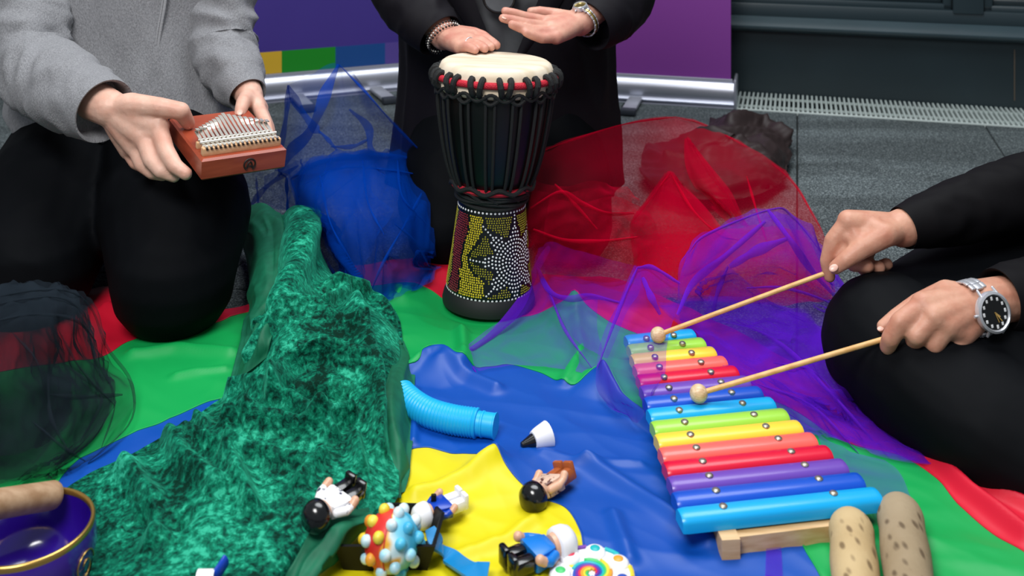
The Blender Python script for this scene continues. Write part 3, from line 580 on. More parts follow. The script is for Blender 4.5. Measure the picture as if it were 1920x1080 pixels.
while k*.0058 < TIP:
    r = k*.0058; n = max(1, int(2*math.pi*r/.0056))
    for i in range(n):
        a = 2*math.pi*i/n + k*.37; 
        if r > star_r(a)-.001 or r > .054: continue
        h = SH0 + r*math.sin(a); 
        if not hh(548) < h < hh(392): continue
        dot(m_dw, TH0 + r*math.cos(a)/rad(pl_, h), h, .00185 if k else .0022)
    k += 1
for i in range(8):
    for q in range(5):
        r = TIP-.002-q*.0056; h = SH0+r*math.sin(R(88+45*i))
        if hh(546) < h < hh(394) and r > .05: dot(m_dw, TH0 + r*math.cos(R(88+45*i))/rad(pl_, h), h, .0017)
for h, rr in ((hh(393), .0021), (hh(551), .0022)):
    n = int(2*math.pi*rad(pl_, h)/.0068)
    for i in range(n): dot(m_dw, 2*math.pi*i/n, h, rr)
h = hh(545); row = 0
while h < hh(398):
    R0 = rad(pl_, h); st = .0040; n = int(2*math.pi*R0/st); f = (h-hh(545))/(hh(398)-hh(545))
    for i in range(n):
        th = -math.pi + 2*math.pi*(i+.5*(row % 2))/n
        if abs(th) > R(112): continue
        s = (th-TH0)*R0; t = h-SH0; r = math.hypot(s, t); a = math.atan2(t, s)
        th2 = th + random.uniform(-.06, .06)*st/R0*2; h2 = h+random.uniform(-.0003, .0003); D = math.degrees(th)
        if r < star_r(a)+.0045: continue
        br = -16 - 17*math.exp(-((f-.42)/.2)**2) + 4*math.sin(f*9) + (9 if f < .25 else 0); bl = -43 + 4*math.sin(f*8+1) - (6 if f < .3 else 0); rl = -72+5*math.sin(f*7)
        if D > br+5: m, q = m_do, .0014
        elif D > br: continue
        elif D > bl+3: m, q = m_dy, .0017
        elif D > bl: continue
        elif D > rl+3: m, q = m_dr, .0015
        elif D > rl: continue
        else: m, q = m_do, .0014
        dot(m, th2, h2, q)
    h += .0036; row += 1
for m, nm, lb in ((m_dw, 'painted_dots', 'white star and border dots'), (m_dy, 'painted_dots', 'yellow dots'), (m_do, 'painted_dots', 'olive dots'), (m_dr, 'painted_dots', 'dark red dots')):
    tag(dots[m].build(nm, m, drum, smooth=0, fix=False, label=lb), kind='stuff')
# ================================================================== the xylophone
XH = .048
XL0, XR0, XL1, XR1 = G(1174, 642, XH), G(1301, 629, XH), G(1274, 973, XH), G(1647, 932, XH)
xy = empty('rainbow_xylophone', (XL0+XR0+XL1+XR1)/4*1.0, 'wooden toy xylophone with fifteen rainbow coloured bars on a bare wood frame', 'xylophone')
xy.location.z = 0
bc = dict(cyan='0aa5e6', green='9bd345', yellow='f2cf3e', coral='f2655c', red='d60b34', purple='6a45ac', blue='0a4fc0')
bm_ = {k: mat('bar_'+k, v, .34, spec=.45, coat=.15) for k, v in bc.items()}
seq = ['cyan', 'green', 'yellow', 'coral', 'red', 'purple', 'blue', 'cyan', 'green', 'yellow', 'coral', 'red', 'purple', 'blue', 'cyan']
m_screw = mat('screw_steel', 'b9b4a8', .35, metal=.8, c2='8d887c', ns=300)
m_pine = mat('pine_wood', 'dcb98a', .5, c2='c99f6c', ns=14, stretch=(1, 12, 12))
SL0, SR0, SL1, SR1 = G(1212, 634, XH+.008), G(1263, 628, XH+.008), G(1356, 950, XH+.008), G(1563, 926, XH+.008)
pitch = ((XL1+XR1)/2-(XL0+XR0)/2).length/14
for i, c in enumerate(seq):
    t = i/14; a = XL0.lerp(XL1, t); b = XR0.lerp(XR1, t); ex = (b-a).normalized(); ey = UP.cross(ex); Lb = (b-a).length; wd = pitch*.475; hb = .0085
    pr = [(-wd, -hb), (-wd, .001), (-wd*.86, hb*.52), (-wd*.55, hb*.88), (0, hb), (wd*.55, hb*.88), (wd*.86, hb*.52), (wd, .001), (wd, -hb)]
    rg = []
    for s, k in ((0, .80), (.002, .92), (.006, 1), (Lb-.006, 1), (Lb-.002, .92), (Lb, .80)):
        rg.append([a + ex*s + ey*(y*(1 if k == 1 else .5+.5*k)) + UP*(z*k if z > 0 else z) for y, z in pr])
    bar = MB().rings(rg).build('bar', bm_[c], xy, smooth=50, label='%s bar%s' % (c, ', shortest' if i == 0 else ', longest' if i == 14 else ''))
    for p in (SL0.lerp(SL1, t), SR0.lerp(SR1, t)):
        q = p.copy(); q.z = XH+hb
        MB().lathe([(.0048, -.002), (.0048, .0008), (.0036, .0020), (.001, .0024)], 12, Matrix.Translation(q), cap=True).build('screw', m_screw, bar)
for p0, p1 in ((SL0, SL1), (SR0, SR1)):
    d = (p1-p0).normalized(); d.z = 0; a = p0-d*.018; b = p1+d*.03; sd = UP.cross(d)*.010
    rg = [[c + sd*sx_ + UP*(z-c.z) for sx_, z in ((-1, .012), (-1, XH-.0087), (1, XH-.0087), (1, .012))] for c in (a, a+d*.01, b-d*.01, b)]
    MB().rings(rg).build('rail', m_pine, xy, smooth=0)
d1 = (SL1-SL0).normalized(); d2 = (SR1-SR0).normalized(); a = SL1+d1*.018; b = SR1+d2*.018; a.z = b.z = .027; e = (b-a).normalized(); n = UP.cross(e)
MB().rings([[c + n*y + UP*z for y, z in ((-.006, -.010), (-.006, .010), (.006, .010), (.006, -.010))] for c in (a, b)]).build('cross_piece', m_pine, xy, smooth=0)
a = SL0+d1*.02; b = SR0+d2*.02; a.z = b.z = .027
MB().rings([[c + n*y + UP*z for y, z in ((-.006, -.010), (-.006, .010), (.006, .010), (.006, -.010))] for c in (a, b)]).build('cross_piece', m_pine, xy, smooth=0)
# mallets
m_beech = mat('beech_stick', 'e2b97c', .45, c2='cf9f5e', ns=30, stretch=(2, 2, 2)); m_bead = mat('beech_bead', 'e6cdaa', .42, c2='c9a57c', ns=60, stretch=(1, 6, 6))
def mallet(hd, end, r, label):
    o = empty('mallet', hd, label, 'mallet', 'xylophone mallets'); d = (end-hd).normalized()
    MB().tube([hd+d*.004, hd+d*.1, end], .0034, 10).build('stick', m_beech, o)
    MB().ball(hd, r, u=24, v=16).build('bead', m_bead, o); return d
mh1 = G(1234, 628, XH+.0085+.0115); mh2 = G(1310, 738, XH+.0085+.0115)
me1 = W(1575, 502, 1.522); me2 = W(1690, 626, 1.385)
mallet(mh1, me1, .0112, 'wooden mallet held in the bare right hand, its bead on the shortest bars'); mallet(mh2, me2, .0117, 'wooden mallet held in the hand with the watch, its bead over the purple bar')
# ================================================================== cactus-wood sticks
def cactus(col, c2, pts, rr, label):
    m = mat('cactus_wood', col, .75, c2=c2, ns=7, det=4, lo=.3, hi=.7, bump=.3, bs=160)
    nt = m.node_tree; N = nt.nodes.new; L = nt.links.new; b = nt.nodes['Principled BSDF']; src = b.inputs['Base Color'].links[0].from_socket
    tc = N('ShaderNodeTexCoord'); mp = N('ShaderNodeMapping'); mp.inputs['Scale'].default_value = (95, 38, 70); L(tc.outputs['Object'], mp.inputs[0])
    v = N('ShaderNodeTexVoronoi'); v.inputs['Scale'].default_value = 1; L(mp.outputs[0], v.inputs[0])
    r = N('ShaderNodeValToRGB'); r.color_ramp.elements[0].position = .16; r.color_ramp.elements[0].color = (.25, .2, .15, 1); r.color_ramp.elements[1].position = .34; r.color_ramp.elements[1].color = (1, 1, 1, 1); L(v.outputs['Distance'], r.inputs[0])
    mx = N('ShaderNodeMix'); mx.data_type = 'RGBA'; mx.blend_type = 'MULTIPLY'; mx.inputs[0].default_value = .8; L(src, mx.inputs[6]); L(r.outputs[0], mx.inputs[7]); L(mx.outputs[2], b.inputs['Base Color'])
    path = spline(pts, 40); k = [min(1, math.sqrt(max(.02, 1-(1-min(i/5, 1))**2))) for i in range(40)]
    o = MB().tube(path, [rr*q*(1+.03*math.sin(i*.6)) for i, q in enumerate(k)], 28).build('cactus_wood_stick', m, None, smooth=180)
    return tag(o, label, 'stick', 'cactus-wood shakers')
cactus('cdb68a', 'a98c5e', [G(1594, 970, .034), G(1602, 1060, .034), G(1616, 1200, .034), G(1630, 1330, .034)], .0240, 'pale pitted cactus-wood stick touching the xylophone frame')
cactus('b3a287', '8d7a5c', [G(1684, 942, .036), G(1698, 1040, .036), G(1716, 1180, .036), G(1735, 1320, .036)], .0250, 'greyer smooth cactus-wood stick, the right one of the pair')
# ================================================================== singing bowl and striker
m_bowl = mat('bowl_violet', '3a1a8e', .22, spec=.5, coat=.6); m_bin = mat('bowl_inside', '2a0d86', .16, spec=.5, coat=.8); m_gold = mat('brass_rim', 'c9a45a', .28, metal=.9)
bz = 1.104; rimh = .078; bc_ = W(50, 992, bz); bc_.z = 0; br_ = .0655
bowl = empty('singing_bowl', bc_ + Vector((0, 0, .006)), 'violet metal singing bowl with a brass rim at the near left corner', 'bowl'); TB = Matrix.Translation(bc_)
MB().lathe([(.0, .008), (.03, .008), (.05, .016), (.064, .034), (.0685, .052), (.067, .068), (br_, rimh-.003)], 64, TB).build('outer_wall', m_bowl, bowl, smooth=180)
MB().lathe([(br_-.003, rimh-.003), (.062, .062), (.060, .045), (.052, .028), (.035, .017), (.001, .013)], 64, TB).build('inner_wall', m_bin, bowl, smooth=180)
MB().lathe([(br_+.0006, rimh-.006), (br_+.0008, rimh-.001), (br_-.001, rimh+.0008), (br_-.0032, rimh), (br_-.0034, rimh-.005)], 64, TB).build('rim', m_gold, bowl, smooth=180)
def on_bowl(a, h): return bc_ + Vector((math.cos(a), math.sin(a), 0))*(.0690 - .03*max(0, .046-h) + (-.05*max(0, h-.056))) + Vector((0, 0, h))
for a0, h0, s in ((-.22, .046, .016), (-1.22, .030, .014), (-1.9, .036, .016)):
    sp = [on_bowl(a0 + s*(1-t*.75)*math.cos(t*9)/.068, h0 + s*(1-t*.75)*math.sin(t*9)) for t in [i/40 for i in range(41)]]; MB().tube(sp, .0008, 5).build('painted_scroll', m_gold, bowl, smooth=180, label='gold painted scroll')
sp = [on_bowl(-1.22+x, h) for x, h in ((-.12, .030), (-.05, .036), (.02, .048), (.08, .060))]; MB().tube(spline(sp, 14), [.0006+.0016*math.sin(i/13*math.pi) for i in range(14)], 6).build('painted_leaf', m_gold, bowl, smooth=180, label='gold painted leaf')
m_strk = mat('striker_wood', 'b59677', .5, c2='9a7858', ns=12, stretch=(1.5, 8, 8))
sa = W(108, 927, 1.160); sb = W(-130, 965, 1.06); d = (sb-sa).normalized()
MB_s = MB().tube([sa, sa+d*.003, sa+d*.006, sa+d*.1, sb], [.0115, .0135, .0142, .0148, .0150], 24).build('striker', m_strk, None)
tag(MB_s, 'round wooden striker laid across the rim of the violet bowl', 'striker')
# ================================================================== ribbed tube
m_tube = mat('tube_blue', '18aeea', .4, spec=.4)
pt = [G(735, 716, .036), G(764, 748, .036), G(800, 772, .034), (G(845, 786, .033)), G(890, 793, .033)]
path = spline(pt, 130); rr = .0172
tb = empty('ribbed_tube', path[60], 'bright blue ribbed plastic tube lying between the velvet and the blue panel', 'toy')
tb.location.z = .016
MB().tube(path[22:], [rr+(.0009 if (i % 4) < 2 else -.0004) for i in range(108)], 28).build('ribbed_body', m_tube, tb, smooth=180)
MB().tube(path[:24], .0125, 24).build('neck', m_tube, tb)
e = (path[-1]-path[-3]).normalized(); p = path[-1]
pr = [(0, .0176), (.002, .0185), (.004, .0176), (.0045, .0150), (.009, .0148), (.010, .0158), (.012, .0158), (.013, .0148), (.026, .0150), (.027, .0158), (.0285, .0158), (.0285, .0126), (.004, .0122)]
MB().tube([p+e*s for s, q in pr], [q for s, q in pr], 28).build('end_collar', m_tube, tb, smooth=35)
MB().tube([p+e*.0045, p+e*.006], .012, 20).build('inner_wall', mat('tube_inside', '1490cc', .5), tb)
# ================================================================== little toys
def toy(name, loc, label, cat='toy', group=None): return empty(name, loc, label, cat, group)
m_tw = mat('toy_white', 'ececf0', .3, spec=.5); m_tb = mat('toy_black', '0c0d10', .2, spec=.5, coat=.4); m_tskin = mat('toy_skin', 'd9a98c', .35); m_tbrown = mat('toy_brown', 'a5562c', .35)
m_tblue = mat('toy_blue', '0b3fb0', .3); m_tlb = mat('toy_sky', '1478d2', .35); m_tpat = mat('toy_shirt_print', 'd8b7a2', .4, c2='5a2c22', ns=160, lo=.55, hi=.62); m_tpat2 = mat('toy_shirt_white', 'efeff2', .4, c2='2a2c48', ns=130, lo=.6, hi=.66)
def figure(head, feet, hpos, roll, legs, shirt, hair, label, hat='dome', hand=m_tskin, sc=1.0, lift=.012, hips=None):
    """little jointed plastic figure lying on the cloth, head and feet at the given spots"""
    a, b = G(*feet, hpos), G(*head, hpos); ex = (b-a).normalized(); L = (b-a).length; ez = UP.copy(); ey = ez.cross(ex).normalized(); ez = ex.cross(ey)
    M = basis(a, ex, ey, ez) @ Matrix.Rotation(R(roll), 4, 'X'); k = L/.056
    S = M @ Matrix.Scale(k, 4)
    o = toy('toy_figure', Vector((a.x+b.x, a.y+b.y, .03))/2, label, 'toy figure', 'little plastic toy figures')
    for s in (-1, 1):
        q = MB().box((.011, s*.0072, 0), (.024, .0124, .0135), .004, M=S).box((.002, s*.0072, .003), (.006, .0124, .018), .002, M=S); q.build('leg', legs, o)
    t = MB().rings([[S @ Vector((x, y*wy, z*wz)) for y, z in ((-1, -.8), (-.8, -1), (.8, -1), (1, -.8), (1, .8), (.8, 1), (-.8, 1), (-1, .8))] for x, wy, wz in ((.0225, .0145, .0078), (.024, .0145, .0082), (.036, .0125, .0082), (.0435, .0100, .0075), (.0445, .0085, .0065))]); t.build('torso', shirt, o)
    for s in (-1, 1):
        am = MB(); am.chain([(S @ Vector((.0415, s*.0125, .001)), .0042*k), (S @ Vector((.033, s*.0180, .002)), .0042*k), (S @ Vector((.027, s*.0185, .004)), .0038*k)], 10); aa = am.build('arm', shirt if legs != m_tbrown else m_tskin, o)
        MB().chain([(S @ Vector((.0262, s*.0186, .0045)), .0040*k), (S @ Vector((.0225, s*.018, .007)), .0044*k)], 10).build('hand', hand, aa)
    MB().lathe([(.004, -.009), (.0095, -.008), (.0105, -.004), (.0105, .004), (.0095, .008), (.004, .0095)], 20, S @ Matrix.Translation((.0535, 0, 0)) @ Matrix.Rotation(R(90), 4, 'Y'), cap=True).build('head', m_tskin, o)
    H = S @ Matrix.Translation((.0555, 0, -.001)) @ Matrix.Rotation(R(90), 4, 'Y')
    if hat == 'dome': MB().lathe([(.0142, -.006), (.0150, -.003), (.0148, .004), (.0125, .0095), (.008, .0130), (.001, .0140)], 28, H, cap=True).build('cap', hair, o, smooth=180)
    else: MB().lathe([(.0125, -.007), (.0150, -.004), (.0155, .002), (.0138, .008), (.009, .0125), (.001, .0140)], 28, H, cap=True).build('hair', hair, o, smooth=180)
figure((1000, 931), (1062, 885), .030, 20, m_tbrown, m_tpat, m_tb, 'toy figure with round black hair and brown legs on the blue panel', 'hair')
figure((793, 966), (868, 936), .030, 0, m_tw, m_tblue, m_tw, 'toy figure with white cap, blue shirt and white legs on the yellow panel')
figure((1052, 1018), (950, 1060), .030, 0, m_tb, m_tlb, m_tw, 'toy figure with white cap, sky blue shirt and black legs')
figure((594, 966), (668, 912), .075, -10, m_tb, m_tpat2, m_tb, 'toy figure in white shirt and black trousers lying on the velvet', 'hair')
a = G(978, 835, .024); b = G(1028, 815, .027); d = (b-a).normalized(); L = (b-a).length
tc_ = toy('toy_cup', (a+b)/2*1.0, 'white toy cup with a black cone at its narrow end on the blue panel', 'toy'); tc_.location.z = .014
MB().tube([a+d*(L*t) for t in (.42, .44, .55, .66, 1.0, 1.0, .6)], [.008, .0105, .0125, .0138, .0168, .0150, .012], 24).build('cup', m_tw, tc_, smooth=40)
MB().tube([a+d*(L*t) for t in (-.02, 0, .1, .43)], [.002, .0036, .0048, .0088], 18).build('cone', m_tb, tc_)
# fidget ball in its black box
fz = G(735, 1014, .048); fr_ = .0295
fb = toy('fidget_ball', fz, 'red and blue marbled fidget ball covered in popping bumps', 'ball')
def marbled():
    m, nt, b = new_mat('marbled_silicone'); N = nt.nodes.new; L = nt.links.new; b.inputs['Roughness'].default_value = .4
    tc = N('ShaderNodeTexCoord'); mp = N('ShaderNodeMapping'); mp.inputs['Location'].default_value = (.3, .1, .2); L(tc.outputs['Object'], mp.inputs[0])
    n = N('ShaderNodeTexNoise'); n.inputs['Scale'].default_value = 17; n.inputs['Detail'].default_value = 1.2; n.inputs['Distortion'].default_value = .9; L(mp.outputs[0], n.inputs[0])
    sx_ = N('ShaderNodeSeparateXYZ'); L(tc.outputs['Object'], sx_.inputs[0]); ma = N('ShaderNodeMath'); ma.operation = 'MULTIPLY_ADD'; ma.inputs[1].default_value = 7.5; L(sx_.outputs[0], ma.inputs[0]); L(n.outputs[0], ma.inputs[2])
    r = N('ShaderNodeValToRGB'); e = r.color_ramp.elements; e[0].position = .30; e[0].color = lin('cc2a26'); e[1].position = .66; e[1].color = lin('3aa7cc')
    for p, c in ((.44, 'd6402c'), (.47, 'eab030'), (.50, 'd8ecee'), (.56, '7cc8de')): q = e.new(p); q.color = lin(c)
    L(ma.outputs[0], r.inputs[0]); L(r.outputs[0], b.inputs['Base Color']); return m
m_marb = marbled(); m_bumps = [mat('bump_'+c, c, .4, c2=c2, ns=50, lo=.4, hi=.6) for c, c2 in (('9fd3e4', 'e6f0ee'), ('3aa8d0', '52b8dc'), ('e2c02c', 'eadc50'), ('e08a28', 'e8b43c'), ('cc3028', 'd84a38'), ('dfe9ea', '8fd0e4'))]
MB().ball(fz, fr_, u=32, v=20).build('shell', m_marb, fb, smooth=180)
MB().tube([fz + Vector((0, .0, 0)) + Vector((-.006, -.03, 0)).normalized()*(fr_*1.01*math.cos(t)) + Vector((0, 0, 1))*(fr_*1.01*math.sin(t)) for t in [2*math.pi*i/40 for i in range(40)]], .0008, 6, closed=True).build('seam', m_bumps[4], fb)
random.seed(11); ga = math.pi*(3-math.sqrt(5))
for i in range(36):
    z = 1-2*(i+.5)/36; q = math.sqrt(1-z*z); v = Vector((q*math.cos(ga*i), q*math.sin(ga*i), z))
    mi = random.choice((0, 1, 1, 5)) if v.x > -.05 else random.choice((0, 0, 5, 0, 2, 3)); c = fz+v*fr_*1.02
    MB().ball(c, .0062, u=14, v=8).build('bump', m_bumps[mi], fb, smooth=180)
m_box = mat('box_black', '08090b', .5, spec=.2, c2='0d0f12', ns=20)
bxo = toy('black_tray', G(735, 1045, .0), 'black folded-sided tray holding the marbled fidget ball', 'tray'); bxo.location.z = .010
c0 = G(732, 1040, 0); bw = [(-.052, -.062), (.054, -.062), (.060, .0), (.046, .036), (-.040, .036), (-.058, -.01)]; cx_ = (c0.x, c0.y)
def pl(k, s, h): return Vector((c0.x+bw[k][0]*s, c0.y+bw[k][1]*s, h))
hs = [.050, .050, .046, .034, .036, .052]
for k in range(6):
    k2 = (k+1) % 6
    MB().add([pl(k, .80, .012), pl(k2, .80, .012), pl(k2, 1.0, hs[k2]), pl(k, 1.0, hs[k]), pl(k, .74, .014), pl(k2, .74, .014), pl(k2, .94, hs[k2]), pl(k, .94, hs[k])],
             [(0, 1, 2, 3), (5, 4, 7, 6), (3, 2, 6, 7), (0, 3, 7, 4), (1, 5, 6, 2), (0, 4, 5, 1)]).build('side_panel', m_box, bxo, smooth=0)
MB().add([pl(k, .81, .0115) for k in range(6)] + [pl(k, .81, .0145) for k in range(6)], [tuple(range(5, -1, -1)), tuple(range(6, 12))] + [(k, (k+1) % 6, 6+(k+1) % 6, 6+k) for k in range(6)]).build('bottom', m_box, bxo, smooth=0)
for k, dx in ((3, .0), (4, 0)): MB().box((pl(k, .98, hs[k]).x, pl(k, .98, hs[k]).y, hs[k]+.004), (.006, .004, .014), .001).build('peg', m_box, bxo)
# flat blue fish-tail strip
m_strip = mat('strip_blue', '0a82c2', .35)
cl = spline([G(a, b, floor_h(a, b)+h) for a, b, h in ((806, 990, .03), (822, 1020, .02), (845, 1042, .012), (880, 1064, .012), (915, 1073, .016))], 40); g1, g2 = [], []
for i, p in enumerate(cl):
    t = (cl[min(i+1, 39)]-cl[max(i-1, 0)]).normalized(); n = UP.cross(t); wq = .0105*(1 if i > 6 else .7+.05*i)*(1 if i < 28 else 1+.05*(i-28)); g1.append(p+n*wq); g2.append(p-n*wq*(1 if i < 30 else 1+.06*(i-30)))
st = MB().rings([[a, b, b-Vector((0, 0, .003)), a-Vector((0, 0, .003))] for a, b in zip(g1, g2)]).build('blue_strip', m_strip, None, smooth=0)
tag(st, 'flat blue curved strip on the yellow panel beside the black tray', 'toy')
# swirl popper
pc = G(1110, 1080, .020); pp = toy('swirl_popper', pc, 'round white popping toy with rainbow swirl at the near edge', 'toy'); pp.location.z = .012
m_wp = mat('popper_white', 'efeef0', .35); PR = .0455
TP = Matrix.Translation((pc.x, pc.y, .012))
MB().lathe([(PR*.7, 0), (PR*.98, .002), (PR, .006), (PR*.97, .010), (.001, .0105)], 48, TP, cap=True).build('base', m_wp, pp)
cols = ['d8284a', 'e8a030', 'e6d23c', '3fc06a', '12b0b4', '2a50b0', '6a2a9a']; m_sw = [mat('swirl_'+c, c, .4) for c in cols]
for i in range(7):
    p0 = [TP @ Vector((math.cos(i*.9+t*5.5)*(.004+.016*t), math.sin(i*.9+t*5.5)*(.004+.016*t), .0112+.001*math.sin(i))) for t in [q/24 for q in range(25)]]
    MB().tube(p0, [.0012+.0012*q/24 for q in range(25)], 7).build('swirl', m_sw[i], pp, smooth=180)
for i in range(7):
    a = i*2*math.pi/7+.5; c = TP @ Vector((math.cos(a)*.033, math.sin(a)*.033, .010))
    bb = MB().ball(c, .0118, u=20, v=10, sq=(1, 1, .55)).build('bubble', m_wp, pp, smooth=180)
    MB().ball(c+Vector((0, 0, .0042)), .0065, u=16, v=8, sq=(1, 1, .45)).build('bubble_centre', m_sw[(i*3+1) % 7], bb, smooth=180)
    p0 = [TP @ Vector((math.cos(a+.45+t)*.042, math.sin(a+.45+t)*.042, .0105)) for t in (-.2, 0, .2)]; MB().tube(p0, .0024, 6).build('swirl', m_sw[(i*2+4) % 7], pp)
# small blue and white pieces on the velvet near the frame's foot
o = toy('toy_paddle', G(405, 1075, .05), 'small blue toy paddle with a white grip on the velvet at the near edge', 'toy')
MB().tube(spline([G(425, 1048, .058), G(415, 1064, .055), G(402, 1082, .05)], 12), [.004]+[.0075]*10+[.006], 14, flat=.5).build('blade', m_tblue, o); MB().tube([G(402, 1084, .05), G(370, 1084, .05)], .008, 14).build('grip', m_tw, o)
# ================================================================== people
def skin(name, c, c2): return mat(name, c, .48, spec=.4, c2=c2, ns=34, det=4, lo=.35, hi=.7, sub=.12, bump=.35, bs=190, bd=.0012)
m_sk1 = skin('skin_pale', 'dcb3a0', 'cf9a86'); m_sk2 = skin('skin_rosy', 'cf9c88', 'bf8070'); m_sk3 = skin('skin_tan', 'cc9a82', 'bb7f68'); m_nail = mat('nail', 'dcaf9f', .28, spec=.5)
m_knit = mat('grey_knit', '8f9094', .85, c2='77787c', ns=420, det=2, lo=.3, hi=.7, stretch=(1, 1, .45), bump=.8, bs=560, bd=.002, sheen=.4)
m_knit2 = mat('grey_knit_edge', '9a9b9f', .85, bump=.6, bs=500, bd=.002, sheen=.3)
m_trous = mat('black_trousers', '06080c', .75, spec=.08, sheen=.04); m_trous2 = mat('black_trousers_soft', '06080c', .7, spec=.1, sheen=.05); m_jack = mat('black_jacket', '110f15', .65, spec=.15, sheen=.08, bump=.2, bs=700, bd=.001); m_tee = mat('grey_top', '4a4c50', .7, c2='34363a', ns=16)
m_sleeve = mat('black_sleeve', '0c0b0e', .7, spec=.12, sheen=.06); m_bagd = mat('badge_black', '0c0c0e', .3); m_steel = mat('watch_steel', 'd4d6dc', .3, metal=.6); m_wgold = mat('watch_gold', 'cbb36a', .25, metal=.95); m_dial = mat('watch_dial', '07080a', .25); m_mark = mat('watch_mark', 'e9eaec', .5); m_hand = mat('watch_hand', 'c9a35c', .4)
def P3(l): return [(W(x, y, z), r) for x, y, z, r in l]
def body(root, limbs, hands, material, voxel=.0026):
    mb = MB()
    for l in limbs: mb.chain(P3(l))
    for wrist, thumb, fingers in hands:
        wv = (W(*wrist[:3]), wrist[3]); mc = []
        for f in fingers:
            j = P3(f); mb.chain([(wv[0], wv[1]*.8), (wv[0].lerp(j[0][0], .6), (wv[1]*.8+j[0][1]*1.25)*.5), (j[0][0], j[0][1]*1.22)]); mb.chain(j, 12); mc.append(j[0])
        for a, b in zip(mc, mc[1:]):
            mb.chain([(a[0], a[1]*1.12), (b[0], b[1]*1.12)])
            mb.chain([(wv[0].lerp(a[0], .7), a[1]*1.15), (wv[0].lerp(b[0], .7), b[1]*1.15)])
        if len(wrist) > 4: mb.chain([(W(*thumb[1][:3]), .010), (mc[0][0], .011)]); mb.chain([(W(*thumb[1][:3]), .010), (W(*fingers[0][1][:3]).lerp(mc[0][0], .5), .010)])
        t = P3(thumb); mb.chain([(wv[0], wv[1]*.7), t[0]]); mb.chain(t, 12); mb.chain([(t[0][0], t[0][1]), (mc[0][0].lerp(wv[0], .3), mc[0][1]*1.15)]); mb.chain([(t[1][0].lerp(t[0][0], .4), t[1][1]*.8), (mc[0][0].lerp(wv[0], .22), mc[0][1]*1.0)])
    return remesh(mb, voxel, 5, .5).build('body', material, root, smooth=180, fix=False)
def nail(bd, p, q, sz=.0062, tilt=(0, 0, 0)):
    a, b = W(*p), W(*q); ex = (b-a).normalized(); n = (cam_o.location-b).normalized()+Vector(tilt); n = (n-ex*n.dot(ex)).normalized(); ey = n.cross(ex)
    MB().ball((0, 0, 0), 1, M=basis(b, ex, ey, n) @ Matrix.Diagonal((sz, sz*.72, sz*.22, 1)), u=14, v=8).build('fingernail', m_nail, bd, smooth=180)
def sleeve(name, pts, m, parent, wr=.004, fr=26, seed=0, n=90, open_end=True, k=40, sub='cuff'):
    c = spline([Vector((*W(x, y, z), r)) for x, y, z, r in pts], n) if False else None
    cs = spline([W(x, y, z) for x, y, z, r in pts], n); rs = [v.x for v in spline([Vector((r, 0, 0)) for *_, r in pts], n)]
    fr_ = frames(cs); rg = []; L = 0
    for i in range(n):
        if i: L += (cs[i]-cs[i-1]).length
        t, a, b = fr_[i]; row = []; e = min(1, (n-1-i)/14)
        for j in range(k):
            th = 2*math.pi*j/k; d = wr*e*(ridge(L*fr+.8*math.sin(th+seed), math.cos(th)*.9+seed, math.sin(th)*.9) + .35*nz(L*fr*2.3, math.cos(th)*2, math.sin(th)*2+seed))
            row.append(cs[i] + (a*math.cos(th)+b*math.sin(th))*(rs[i]+d))
        rg.append(row)
    if open_end:
        t, a, b = fr_[-1]
        for back, q in ((.0015, .985), (.0, .93), (-.004, .90), (-.035, .84)):
            rg.append([cs[-1] + t*back + (a*math.cos(2*math.pi*j/k)+b*math.sin(2*math.pi*j/k))*(rs[-1]*q) for j in range(k)])
    return MB().rings(rg).build(name, m, parent, smooth=60)
def torso(rings_, f=None, n=90, th0=0, th1=2*math.pi, nr=60, closed=True):
    c = spline([Vector(r[:3]) for r in rings_], nr); e = spline([Vector((r[3], r[4], 0)) for r in rings_], nr); rg = []
    for i in range(nr):
        h = c[i].z; a0, a1 = (th0, th1) if not callable(th0) else th0(h); row = []
        for j in range(n):
            th = a0+(a1-a0)*j/(n if closed else n-1); d = f(th, h) if f else 0
            row.append(Vector((c[i].x+(e[i].x+d)*math.cos(th), c[i].y+(e[i].y+d)*math.sin(th), h)))
        rg.append(row)
    return MB().rings(rg, closed, closed)
def legs(chains, m, parent, seed, name='trousers', extra=None, wr=.006, vox=.006):
    mb = MB()
    for l in chains: mb.chain(P3(l), 20)
    o = remesh(mb, vox, 8, .5); vv = []
    for v in o.v:
        d = wr*(ridge(v.x*6+seed, v.y*6, v.z*9) + .5*nz(v.x*16, v.y*16, v.z*16+seed)); c = Vector((nz(v.x*5, v.y*5, seed), nz(v.y*5, v.z*5, seed+3), nz(v.z*5, v.x*5, seed+5)))
        q = v + Vector((0, -.6, .8))*d + c*wr*.5; q.z = max(q.z, .016); vv.append(q)
    o.v = vv; return o.build(name, m, parent, smooth=180, fix=False)
